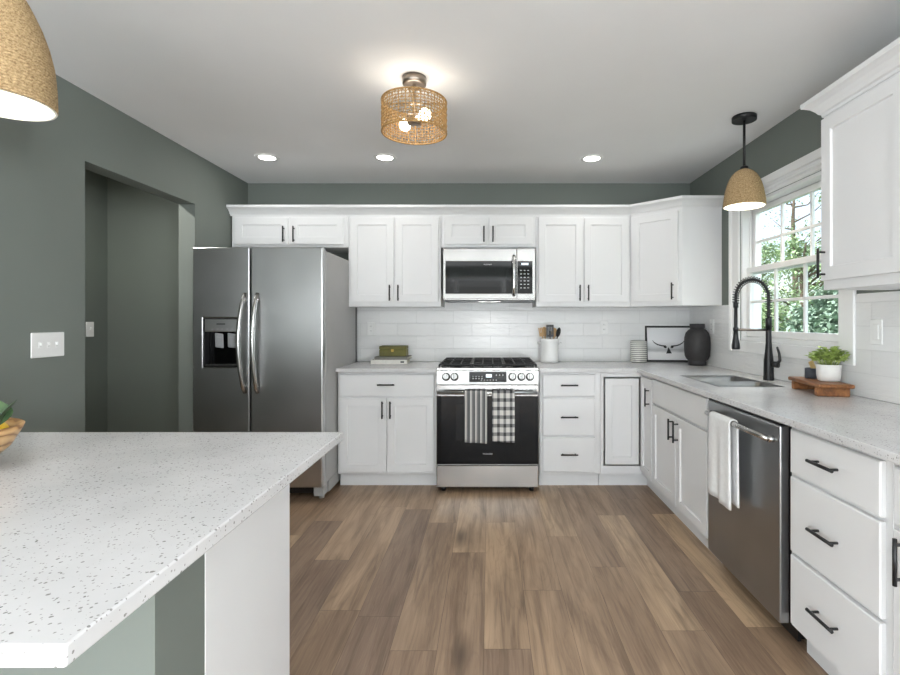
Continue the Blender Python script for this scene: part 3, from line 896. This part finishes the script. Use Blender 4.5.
tag(o, 'grey and white striped towel hanging on the oven handle', 'towel', 'dish towels on the oven handle')
o = towel_mb(.162, .355, .30, .0150, .0035, 5).build('dish_towel', 'checked'); o.location = (.105, 3.648, .748)
tag(o, 'black and white checked towel hanging on the oven handle', 'towel', 'dish towels on the oven handle')

# ------------------------------------------------------------------ dishwasher
t = thing('dishwasher', 'stainless dishwasher with curved bar handle below the worktop', 'dishwasher', (1.143, 2.612, 0), R(-90))
DWW = .646
MB().box(.002, DWW - .002, .045, .62, .11, .872, .003).build('dishwasher_body', 'plastic', t)
dm = MB().box(0, DWW, 0, .040, .085, .864, .006, 0, 2)
o = dm.build('door', 'steeldw', t)
MB().box(.004, DWW - .004, .003, .044, .8645, .872, .001).build('control_strip', 'plastic', o)
p = []
for k in range(21):
    a = k / 20; q = min(1, math.sin(PI * a) * 1.9) ** .7; p.append((.045 + a * (DWW - .09), -.020 - .038 * q, .802 + .016 * q))
hb = MB().tube(p, .0125, 12); hb.cyl((p[0][0], .003, p[0][2]), p[0], .014, 12); hb.cyl((p[-1][0], .003, p[-1][2]), p[-1], .014, 12)
hb.build('handle', 'steel', o)
MB().box(.006, DWW - .006, .075, .09, .012, .084).build('toe_panel', 'plastic', t)
for xx in (.05, DWW - .05): MB().cyl((xx, .12, 0), (xx, .12, .11), .012, 10).build('foot', 'plastic', t)
hx, hy = .060 + .40 * (DWW - .12), -.058
o = towel_mb(.205, .375, .365, .0155, .006, 11, .006, .06).build('hand_towel', 'waffle')
o.location = (1.143 + hy, 2.612 - hx - .022, .818); o.rotation_euler = (0, 0, R(-90))
tag(o, 'white cotton towel hanging over the dishwasher handle', 'towel')

# ------------------------------------------------------------------ sink and faucet
t = thing('kitchen_sink', 'stainless double-bowl sink set into the right worktop', 'sink', ((SX0 + SX1) / 2, (SY0 + SY1) / 2, .884))
ym = 2.985 - (SY0 + SY1) / 2
hx_, hy_ = (SX1 - SX0) / 2 - .003, (SY1 - SY0) / 2 - .003
def bowl(y0, y1, nm):
    bm = bmesh.new(); bmesh.ops.create_cube(bm, size=1)
    for v in bm.verts:
        k = .92 if v.co.z < 0 else 1
        v.co = (v.co.x * 2 * hx_ * k, (y0 + y1) / 2 + v.co.y * (y1 - y0) * k, -.17 + (v.co.z + .5) * .198)
    bmesh.ops.delete(bm, geom=[f for f in bm.faces if f.normal.z > .5], context='FACES')
    bmesh.ops.bevel(bm, geom=[e for e in bm.edges if len(e.link_faces) == 2], offset=.03, segments=4, affect='EDGES', profile=.5)
    m_ = MB().bm(bm, 0, True)
    o = m_.build(nm, 'sinksteel', t, recalc=False)
    md = o.modifiers.new('thickness', 'SOLIDIFY'); md.thickness = .002; md.offset = 1
    MB().lathe([(.04, -.1685), (.04, -.1665), (.03, -.1660), (.026, -.1675)], 24, (0, (y0 + y1) / 2, 0)).build('drain', 'chrome', o)
bowl(ym + .012, hy_, 'bowl'); bowl(-hy_, ym - .012, 'bowl')
MB().box(-hx_, hx_, ym - .013, ym + .013, .004, .012, .003).build('divider', 'sinksteel', t)
MB().grid([-hx_ - .007, -hx_ + .0005, hx_ - .0005, hx_ + .007], [-hy_ - .007, -hy_ + .0005, hy_ - .0005, hy_ + .007], lambda i, j: not (i == 1 and j == 1), .0305, .0322, XY).build('rim', 'sinksteel', t)

t = thing('kitchen_faucet', 'matt black spring-neck faucet standing behind the sink', 'faucet', (1.703, 3.045, CT))
MB().lathe([(.029, 0), (.030, .004), (.0285, .03), (.027, .12), (.021, .17), (.0165, .23), (.016, .30), (.016, .305)], 28).build('column', 'black', t)
MB().lathe([(.0175, .305), (.0175, .375), (.015, .38)], 24).build('sleeve', 'black', t)
arc = [(0, 0, .375 + k * .0133) for k in range(11)]
for k in range(1, 25):
    a = PI * k / 24; arc.append((-.1 + .1 * math.cos(a), 0, .508 + .105 * math.sin(a)))
arc += [(-.2, 0, .508 - k * .02) for k in range(1, 3)]
MB().tube(arc, .0085, 12).build('hose', 'black', t)
P = [Vector(p) for p in arc]; cum = [0]
for a, b in zip(P, P[1:]): cum.append(cum[-1] + (b - a).length)
turns = 34; hel = []
for k in range(turns * 12 + 1):
    s = cum[-1] * k / (turns * 12); j = max(i for i in range(len(cum)) if cum[i] <= s + 1e-9); j = min(j, len(P) - 2)
    q = P[j].lerp(P[j + 1], (s - cum[j]) / (cum[j + 1] - cum[j])); T = (P[j + 1] - P[j]).normalized(); Y = Vector((0, 1, 0)); Nn = T.cross(Y)
    a = 2 * PI * k / 12; hel.append(q + (Nn * math.cos(a) + Y * math.sin(a)) * .0180)
MB().tube(hel, .0025, 6).build('spring', 'black', t)
o = MB().lathe([(.0215, .188), (.0235, .192), (.0225, .215), (.015, .262), (.0125, .30), (.0155, .302), (.0155, .318), (.0105, .322), (.010, .44), (.0145, .442), (.0145, .470), (.010, .474)], 24, (-.2, 0, 0)).build('spray_head', 'black', t)
MB().cyl((-.016, 0, .306), (-.188, 0, .306), .0075, 12).build('holder_arm', 'nickel', t)
dv = Vector((.55, -.83, 0)).normalized()
lv = MB().cyl(Vector((0, 0, .098)) + dv * .015, Vector((0, 0, .098)) + dv * .058, .019, 18)
lv.tube([Vector((0, 0, .100)) + dv * .050, Vector((0, 0, .125)) + dv * .066, Vector((0, 0, .165)) + dv * .062, Vector((0, 0, .205)) + dv * .050], [.010, .0085, .0075, .0065], 10)
lv.build('lever', 'black', t)

# ------------------------------------------------------------------ lamps
def pendant(name, label, loc, r, h, prof, stem_top, canopy, power, grp):
    t = thing(name, label, 'lamp', loc, 0, grp)
    pr = []; n = round(h / .0085)
    def rad(s):
        for (s0, r0), (s1, r1) in zip(prof, prof[1:]):
            if s0 <= s <= s1: return r0 + (r1 - r0) * (s - s0) / (s1 - s0)
    for k in range(n):
        for q in range(4):
            s = (k + q / 4) / n
            pr.append((max(.012, rad(s) * r + .0034 * math.sin(PI * q / 4)), s * h))
    pr.append((.012, h))
    sh = MB().lathe(pr, 48, cap0=False, cap1=True).build('lamp_shade', 'rope', t)
    pi = [(max(.008, rad(k / 14) * r - .006), k / 14 * (h - .006)) for k in range(15)]
    li = MB().lathe([(r + .001, -.0012), (r - .006, -.0012)] + pi, 48, cap0=False, cap1=True).build('shade_lining', 'shadelining', sh, recalc=False)
    MB().ball((0, 0, .085), .03, .03, .036).cyl((0, 0, .115), (0, 0, .17), .014, 12).build('bulb', 'bulb', t)
    if stem_top:
        MB().cyl((0, 0, h - .004), (0, 0, stem_top - .02), .0075, 12).lathe([(.022, h - .001), (.022, h + .010), (.010, h + .016)], 20).build('stem', 'black', t)
        MB().lathe([(canopy, stem_top - .028), (canopy, stem_top - .004), (canopy - .003, stem_top - .001)], 36).build('canopy', 'black', t)
    light('pendant_bulb', 'POINT', (0, 0, .030), power, color=(1, .90, .74), parent=t, radius=.03)
    return t
GP = 'rope pendant lamps'
dome = [(0, 1), (.15, .975), (.28, .935), (.45, .875), (.59, .80), (.72, .70), (.83, .57), (.91, .42), (.965, .25), (1, .09)]
tall = [(0, 1), (.18, .985), (.35, .945), (.51, .85), (.64, .735), (.74, .62), (.84, .49), (.92, .35), (.97, .20), (1, .10)]
pendant('pendant_lamp', 'small rope dome pendant on a black stem hanging over the sink', (1.521, 2.98, 1.957), .1145, .225, dome, CEIL - 1.957, .068, 1.6, GP)
pendant('pendant_lamp', 'large rope dome pendant cut off at the upper left corner over the peninsula', (-1.405, 1.43, 1.900), .129, .362, tall, CEIL - 1.900, .068, .8, GP)

t = thing('ceiling_lamp', 'woven cane drum ceiling lamp with two bulbs', 'lamp', (-.374, 2.505, 2.213))
ch = CEIL - 2.213
MB().lathe([(.050, ch - .040), (.059, ch - .036), (.060, ch - .001)], 40).build('canopy', 'nickel', t)
MB().cyl((0, 0, ch - .04), (0, 0, .09), .008, 12).build('stem', 'nickel', t)
RS, HS = .160, .162
sh = MB()
for z in (0.004, HS - .004): sh.tube([(RS * math.cos(2 * PI * k / 64), RS * math.sin(2 * PI * k / 64), z) for k in range(64)], .0048, 8, closed=True)
for j in range(1, 11): sh.tube([((RS - .001) * math.cos(2 * PI * k / 64), (RS - .001) * math.sin(2 * PI * k / 64), HS * j / 11) for k in range(64)], .0021, 6, closed=True)
nv = 56
for k in range(nv):
    a = 2 * PI * k / nv
    sh.tube([((RS + .002 * (-1) ** (k + q)) * math.cos(a), (RS + .002 * (-1) ** (k + q)) * math.sin(a), .004 + (HS - .008) * q / 11) for q in range(12)], .0030 if k % 2 else .0020, 6)
for k in range(28):
    for sg in (1, -1):
        a0 = 2 * PI * k / 28
        sh.tube([((RS + .001) * math.cos(a0 + sg * q * .0561 * 2), (RS + .001) * math.sin(a0 + sg * q * .0561 * 2), .006 + (HS - .012) * q / 8) for q in range(9)], .0014, 5)
so = sh.build('lamp_shade', 'cane', t, recalc=False)
cb = MB().cyl((-RS, 0, HS - .012), (RS, 0, HS - .012), .004, 8).cyl((0, -RS, HS - .012), (0, RS, HS - .012), .004, 8)
cb.build('shade_spider', 'nickel', t)
MB().box(-.035, .035, -.02, .02, .045, .095, .006).build('socket_hub', 'nickel', t)
for bx, by in ((-.058, .068), (.062, -.064)):
    q = math.hypot(bx, by); MB().ball((bx, by, .070), .030, .030, .030).cyl((bx * .3, by * .3, .070), (bx * .72, by * .72, .070), .013, 12).build('bulb', 'bulb', t)
light('ceiling_bulb', 'POINT', (0, 0, .120), 1.6, color=(1, .96, .91), parent=t, radius=.08)

rl = [(-1.656, 3.73, 'recessed round ceiling light above the refrigerator, leftmost of three'), (-.776, 3.73, 'recessed round ceiling light above the left wall cabinets, nearest the woven lamp'), (.772, 3.75, 'recessed round ceiling light above the utensil crock side, rightmost of three')]
base = None
for x, y, lb in rl:
    if base is None:
        base = thing('recessed_light', lb, 'ceiling light', (x, y, CEIL), 0, 'recessed ceiling lights')
        MB().lathe([(.060, -.001), (.060, -.006), (.083, -.005), (.086, -.001)], 40, cap0=False, cap1=False).build('trim_ring', 'plate', base)
        MB().lathe([(.061, -.0055), (.061, -.002)], 40).build('diffuser', 'lens', base)
    else: dup(base, (x, y, CEIL), (0, 0, 0), lb)
    light('downlight_or_fill', 'AREA', (x, y, CEIL - .007), 1.6, (0, 0, 0), .12, shape='DISK', color=(1, .975, .94))
light('hallway_fill', 'AREA', (-2.7, 3.15, CEIL - .007), 16, (0, 0, 0), .12, shape='DISK', color=(1, .97, .92))  # unseen lamp added to brighten the dark hallway
for x, y in ((-1.2, -1.4), (.9, -1.4)):
    light('downlight_or_fill', 'AREA', (x, y, CEIL - .007), 5, (0, 0, 0), .12, shape='DISK', color=(1, .975, .94))  # unseen lamps added behind the camera for extra room light

# ------------------------------------------------------------------ switches and outlets (local: x along the wall, -y out of it)
def outlet(label, loc, rz, switch=False):
    t = thing('wall_outlet', label, 'outlet', loc, rz, 'outlet plates on the tile')
    MB().box(-.036, .036, -.006, -.0003, -.058, .058, .0025).build('cover_plate', 'plate', t)
    if switch:
        MB().box(-.017, .017, -.009, -.004, -.034, .034, .002).build('rocker', 'plate', t)
    else:
        for s in (-.021, .021):
            o = MB().box(-.015, .015, -.008, -.004, s - .014, s + .014, .003).build('socket', 'plate', t)
            MB().box(-.007, -.005, -.0086, -.0075, s - .003, s + .006).box(.005, .007, -.0086, -.0075, s - .003, s + .006).build('slot', 'slot', o)
    return t
outlet('white outlet on the back tile above the books', (-1.045, YB - .008, 1.203), 0)
outlet('white outlet on the back tile right of the utensil crock', (1.020, YB - .008, 1.215), 0)
outlet('white outlet on the right wall tile beside the black vase', (XR - .008, 3.985, 1.225), R(-90))
outlet('white outlet on the right wall tile beside the window', (XR - .008, 2.292, 1.225), R(-90), True)
t = thing('light_switch', 'white triple light switch plate on the green-grey wall', 'light switch', (XL, 2.425, 1.160), R(90))
MB().box(-.092, .092, -.006, -.0003, -.060, .060, .003).build('cover_plate', 'plate', t)
for k in (-1, 0, 1):
    MB().box(k * .046 - .008, k * .046 + .008, -.0075, -.005, -.014, .014, .001).box(k * .046 - .004, k * .046 + .004, -.016, -.007, -.002, .010, .001).build('toggle', 'plate', t)
t = thing('light_switch', 'small light switch plate on the dark hallway wall', 'light switch', (HX, 4.03, 1.205), R(90))
MB().box(-.040, .040, -.006, -.0003, -.060, .060, .0025).build('cover_plate', 'plate', t)
MB().box(-.004, .004, -.016, -.006, -.004, .010, .001).build('toggle', 'plate', t)

# ------------------------------------------------------------------ things on the left worktop
def book(label, loc, w_, d, h, cover, rz):
    t = thing('book', label, 'book', loc, rz, 'books stacked left of the range')
    b = MB().box(-w_ / 2, w_ / 2, -d / 2, d / 2, 0, .0025).box(-w_ / 2, w_ / 2, -d / 2, d / 2, h - .0025, h); b.box(-w_ / 2, w_ / 2, -d / 2, -d / 2 + .003, .0025, h - .0025)
    b.build('cover', cover, t)
    MB().box(-w_ / 2 + .004, w_ / 2 - .004, -d / 2 + .0035, d / 2 - .004, .003, h - .003).build('page_block', 'pages', t)
    return t
bk = book('white book at the bottom of the stack under the olive box', (-.832, 4.245, CT + .001), .300, .215, .034, 'bookwhite', R(2))
MB().box(.095, .125, -.1088, -.1076, .010, .024).build('spine_mark', 'greyletter', bk)
bk = book('thin grey book between the white book and the olive box', (-.810, 4.250, CT + .036), .275, .200, .024, 'bookgrey', R(-3))
t = thing('storage_box', 'olive green box with a small brass latch on two books', 'box', (-.808, 4.255, CT + .061), R(1))
MB().box(-.112, .112, -.07, .07, 0, .058, .003).build('box_base', 'olivepaint', t)
MB().box(-.113, .113, -.071, .071, .059, .086, .004).build('lid', 'olivepaint', t)
MB().box(-.013, .009, -.0745, -.0705, .038, .060, .001).ball((-.002, -.0755, .046), .005).build('latch', 'brass', t)

# ------------------------------------------------------------------ crock with utensils
KX, KY = .520, 4.300
t = thing('utensil_crock', 'white ceramic utensil crock right of the range', 'crock', (KX, KY, CT + .001))
MB().lathe([(.070, 0), (.077, .006), (.078, .02), (.076, .024), (.076, .172), (.079, .178), (.080, .200), (.077, .206), (.070, .206), (.068, .19), (.068, .012), (.02, .010)], 40).build('crock_body', 'ceramic', t)
for s in (-1, 1):
    MB().tube([(s * .077, -.022, .163), (s * .092, -.018, .166), (s * .097, 0, .167), (s * .092, .018, .166), (s * .077, .022, .163)], .008, 10).build('lug_handle', 'ceramic', t)
def utensil(name, label, foot, tip, kind, m, twist=0):
    """foot, tip: points inside / above the crock relative to its base; the head sits at the tip"""
    a, b = Vector(foot), Vector(tip); T = (b - a).normalized(); L = (b - a).length
    o_ = thing(name, label, 'utensil', (KX + a.x, KY + a.y, CT + .001 + a.z), 0, 'utensils in the crock')
    ux = (Vector((1, 0, 0)) - T * T.x).normalized(); o_.rotation_euler = (Matrix((ux, T.cross(ux), T)).transposed() @ Matrix.Rotation(twist, 3, 'Z')).to_euler()
    MB().tube([(0, 0, .0), (0, 0, L * .5), (0, 0, L - .055)], [.0062, .0055, .005], 10).build('handle', m, o_)
    if kind == 'spoon':
        MB().ball((0, 0, L - .042), .025, .007, .043).build('spoon_bowl', m, o_)
    elif kind == 'fork':
        q = MB().box(-.024, .024, -.004, .004, L - .075, L - .045, .003)
        for k in (-1.5, -.5, .5, 1.5): q.box(k * .0125 - .0045, k * .0125 + .0045, -.004, .004, L - .047, L, .002)
        q.build('fork_head', m, o_)
    else:
        MB().grid([-.032, -.017, -.013, -.002, .002, .013, .017, .032], [L - .105, L - .085, L - .018, L], lambda i, j: not (j == 1 and i in (1, 3, 5)), -.003, .003, XZ, .001).build('turner_blade', m, o_)
utensil('wooden_fork', 'wooden slotted fork leftmost in the white crock', (-.025, -.018, .02), (-.076, -.022, .300), 'fork', 'spoonwood')
utensil('wooden_spoon', 'wooden spoon leaning left beside the wooden fork', (-.02, .028, .02), (-.040, .034, .305), 'spoon', 'spoonwood', .3)
utensil('slotted_turner', 'black slotted turner upright in the white crock', (.004, -.044, .02), (-.002, -.046, .325), 'turner', 'plastic')
utensil('wooden_spatula', 'wooden spoon right of the black slotted turner', (.022, .030, .02), (.050, .034, .296), 'spoon', 'spoonwood', -.4)
utensil('cooking_spoon', 'black spoon leaning right over the crock rim', (.024, -.004, .02), (.084, -.012, .300), 'spoon', 'plastic', .6)

# ------------------------------------------------------------------ corner group
def ribs(a, z): return 1
pr = []
for k in range(10):
    z = .016 + k * .0165
    pr += [(.0665, z), (.070, z + .004), (.070, z + .010), (.0665, z + .0145)]
o = MB().lathe([(.062, 0), (.070, .004), (.070, .013)] + pr + [(.068, .184), (.064, .184), (.062, .175), (.062, .02), (.02, .018)], 44).build('ribbed_canister', 'ribbed')
o.location = (1.297, 4.335, CT + .001)
tag(o, 'grey and white horizontally ribbed canister left of the framed picture', 'canister')

PW, PH = .405, .318
t = thing('framed_picture', 'black framed black and white longhorn photo leaning in the corner', 'picture', (1.378, 4.385, CT + .001), 0)
t.rotation_euler = (R(-9), 0, R(-6))
MB().grid([0, .016, PW - .016, PW], [0, .016, PH - .016, PH], lambda i, j: not (i == 1 and j == 1), .018, 0, XZ, .002).build('frame', 'black', t)
pp = MB().box(.014, PW - .014, .010, .014, .014, PH - .014).build('photo_print', 'fog', t)
def strip(mb, pts, ws, y=.0088):
    vs = []; n = len(pts)
    for i, (x, z) in enumerate(pts):
        a = pts[max(0, i - 1)]; b = pts[min(n - 1, i + 1)]; tx, tz = b[0] - a[0], b[1] - a[1]; l = math.hypot(tx, tz)
        nx, nz = -tz / l * ws[i], tx / l * ws[i]; vs += [(x + nx, y, z + nz), (x - nx, y, z - nz), (x + nx, y + .0008, z + nz), (x - nx, y + .0008, z - nz)]
    fs = []
    for i in range(n - 1):
        q = i * 4; fs += [[q, q + 1, q + 5, q + 4], [q + 2, q + 6, q + 7, q + 3], [q, q + 4, q + 6, q + 2], [q + 1, q + 3, q + 7, q + 5]]
    fs += [[0, 2, 3, 1], [q + 4, q + 5, q + 7, q + 6]]
    mb.add(vs, fs)
ccx, ccz = PW * .49, .118
m_ = MB()
for s in (-1, 1):
    strip(m_, [(ccx + s * .022, ccz + .020), (ccx + s * .06, ccz + .024), (ccx + s * .095, ccz + .034), (ccx + s * .122, ccz + .052), (ccx + s * .138, ccz + .072)], [.006, .0055, .005, .004, .001])
    strip(m_, [(ccx + s * .016, ccz + .014), (ccx + s * .028, ccz + .010), (ccx + s * .042, ccz + .014)], [.004, .010, .003])
strip(m_, [(ccx - .002, ccz + .008), (ccx, ccz - .012), (ccx + .001, ccz - .044)], [.003, .010, .024])
m_.build('longhorn_motif', 'ink', pp)

vz = [(.066, 0), (.069, .004), (.069, .030), (.066, .034), (.080, .048), (.093, .075), (.098, .12), (.099, .18), (.096, .225), (.086, .262), (.066, .286), (.055, .292), (.053, .296), (.057, .300), (.058, .332), (.054, .335), (.048, .335), (.046, .300), (.046, .2), (.02, .19)]
o = MB().lathe(vz, 96, lobes=lambda a, z: 1 + (.012 * (1 if math.cos(a * 48) > 0 else -1) if .034 < z < .29 else 0)).build('vase', 'vase')
o.location = (1.684, 4.045, CT + .001)
tag(o, 'charcoal ribbed vase in the worktop corner before the picture', 'vase')

# ------------------------------------------------------------------ riser with plant and cup
RX, RY, RZ = 1.664, 2.520, R(-9)
t = thing('wooden_riser', 'brown wooden riser carrying plant and cup by the window', 'riser', (RX, RY, CT + .001), RZ)
MB().box(-.078, .078, -.172, .172, .042, .061, .006, 0, 2).build('board', 'acacia', t)
for yy in (-.125, .125): MB().box(-.072, .072, yy - .016, yy + .016, 0, .0415, .003).build('foot', 'acacia', t)
zt = CT + .063
pcx, pcy = 1.690, 2.488
t = thing('potted_plant', 'leafy light green herb in a white pot on the riser', 'plant', (pcx, pcy, zt))
MB().lathe([(.040, 0), (.047, .004), (.052, .03), (.0535, .075), (.0535, .083), (.049, .083), (.047, .072), (.045, .02), (.02, .015)], 40).build('pot', 'potwhite', t)
MB().lathe([(.0455, .070), (.03, .074), (.01, .076)], 24).build('soil', 'soil', t)
rng = random.Random(4); st = MB(); lf = MB()
def leaf(mb, p, d, L, wd, curl=.25, n=4):
    d = d.normalized(); side = d.cross(Vector((0, 0, 1))); side = side.normalized() if side.length > .05 else Vector((1, 0, 0)); up = side.cross(d)
    vs = []; fs = []
    for i in range(n + 1):
        s = i / n; c = p + d * (L * s) - Vector((0, 0, 1)) * (curl * L * s * s); ww = wd * math.sin(PI * min(.97, max(.04, s ** .8)))
        vs += [c - side * ww + up * ww * .3, c, c + side * ww + up * ww * .3]
    for i in range(n):
        for j in (0, 1): a = i * 3 + j; fs.append([a, a + 1, a + 4, a + 3])
    mb.add(vs, fs, 0, True)
for k in range(70):
    a = rng.uniform(0, 2 * PI); q = rng.random() ** .6
    tip = Vector((math.cos(a) * q * .088, math.sin(a) * q * .088, .094 + .078 * math.sqrt(1 - q * q * .9) * rng.uniform(.55, 1)))
    b0 = Vector((math.cos(a) * q * .035, math.sin(a) * q * .035, .072))
    st.tube([b0, b0.lerp(tip, .5) + Vector((0, 0, .012)), tip], .0014, 5)
    for j in range(6):
        b1 = b0.lerp(tip, .55 + .09 * j); aa = a + rng.uniform(-1.9, 1.9)
        leaf(lf, b1, Vector((math.cos(aa), math.sin(aa), rng.uniform(.1, 1.1))), rng.uniform(.020, .030), rng.uniform(.011, .016))
st.build('stems', 'herb', t); lf.build('foliage', 'herb', t, recalc=False)
t = thing('stone_cup', 'small dark grey cup with tilted pale wooden scoop left of the plant', 'cup', (1.682, 2.606, zt))
MB().lathe([(.029, 0), (.031, .003), (.031, .052), (.028, .053), (.027, .045), (.027, .008), (.01, .006)], 32).build('cup_body', 'cup', t)
q = MB().box(-.013, .013, -.003, .003, -.032, .036, .002); q.xf(Matrix.Translation((.006, -.002, .056)) @ Matrix.Rotation(R(-22), 4, 'Y')); q.build('wooden_scoop', 'bamboo', t)

# ------------------------------------------------------------------ fruit bowl on the peninsula
BX, BY = -1.302, 1.177
t = thing('wooden_bowl', 'grained wooden fruit bowl at the left end of the peninsula', 'bowl', (BX, BY, CT + .001))
MB().lathe([(.055, 0), (.066, .004), (.098, .022), (.130, .054), (.150, .092), (.1545, .104), (.150, .107), (.143, .101), (.123, .060), (.092, .030), (.04, .014)], 64).build('bowl_shell', 'olive', t)
def lemon(label, dx, dy, z, rx, rz):
    o = thing('lemon', label, 'lemon', (BX + dx, BY + dy, CT + z), 0, 'lemons in the wooden bowl'); o.rotation_euler = (rx, 0, rz)
    m_ = MB().lathe([(.003, -.044), (.010, -.040), (.022, -.030), (.030, -.014), (.032, 0), (.030, .014), (.022, .029), (.010, .038), (.007, .042), (.004, .046)], 24)
    m_.build('fruit', 'lemon', o); MB().cyl((0, 0, .0455), (0, 0, .049), .0022, 6).build('stem_end', 'lemonleaf', o)
lemon('lemon lying at the right inside the rim of the wooden bowl', .072, .062, .086, R(80), R(40))
lemon('lemon at the back inside of the wooden bowl', -.035, .075, .078, R(85), R(110))
lemon('lemon on top of the pile in the wooden bowl', .030, .034, .143, R(80), R(60))
lemon('lemon at the front left of the wooden bowl', -.015, -.062, .080, R(85), R(-30))
t = thing('leaf_sprig', 'dark green leafy sprig rising from the wooden bowl', 'foliage', (BX + .112, BY + .030, CT + .102))
MB().tube([(-.006, -.020, -.020), (0, 0, .0), (.004, .01, .03)], .003, 6).build('twig', 'bark', t)
for k, (px_, py_, pz_, dx, dy, dz, L) in enumerate(((.0, 0, .006, .40, .36, 1, .080), (.0, .0, .006, -.35, .4, 1, .080))):
    q = MB(); leaf(q, Vector((px_, py_, pz_)), Vector((dx, dy, dz)), L, .030, .12, 7); o = q.build('leaf', 'lemonleaf', t, recalc=False)

# ------------------------------------------------------------------ garden trees seen through the window
def tree(label, x, y, h, rad, lm, seed, z0=-.6, low=.10, n=7000, ls=.085):
    rng = random.Random(seed)
    t = thing('garden_tree', label, 'tree', (x, y, z0), 0, 'trees outside the window')
    tr = MB().tube([(0, 0, 0), (.05, .03, h * .4), (-.04, .05, h * .75), (0, 0, h * .96)], [.13, .10, .06, .015], 9)
    lf = MB(); blobs = []
    for k in range(44):
        a = rng.uniform(0, 2 * PI); zz = h * (low + (1 - low) * rng.random())
        env = math.sin(PI * min(1, max(.05, (zz / h - low) / (1 - low) * .85 + .12))) ** .7
        q = rad * env * rng.uniform(.25, .9); c = Vector((math.cos(a) * q, math.sin(a) * q, zz)); blobs.append((c, rng.uniform(.22, .42) * rad * (.5 + .5 * env)))
        tr.tube([(0, 0, max(.3, zz - .35 * q - .2)), c * .55 + Vector((0, 0, .4 * (zz - .2))), c], [.035, .022, .008], 5)
    for k in range(n):
        c, r = rng.choice(blobs); d = Vector((rng.gauss(0, 1), rng.gauss(0, 1), rng.gauss(0, 1))).normalized()
        p = c + d * r * rng.random() ** .45
        leaf(lf, p, Vector((rng.uniform(-1, 1), rng.uniform(-1, 1), rng.uniform(-.7, .6))), ls * rng.uniform(.7, 1.4), ls * .36, .2, 2)
    tr.build('trunk', 'bark', t); lf.build('foliage', lm, t, recalc=False)
tree('bushy green tree behind the middle of the window', 6.9, 10.9, 3.7, 1.5, 'leaf_a', 1)
tree('blue-green tree behind the right half of the window', 8.4, 8.4, 4.0, 1.6, 'leaf_b', 2)
tree('green tree behind the left part of the window', 8.1, 15.0, 4.0, 1.8, 'leaf_a', 3)
tree('tall loose tree rising furthest back behind the window', 10.4, 17.0, 7.0, 2.0, 'leaf_a', 4, n=1900, ls=.10)
tree('low shrubby tree nearest the window glass', 4.9, 6.9, 2.3, .95, 'leaf_b', 5, low=.04)
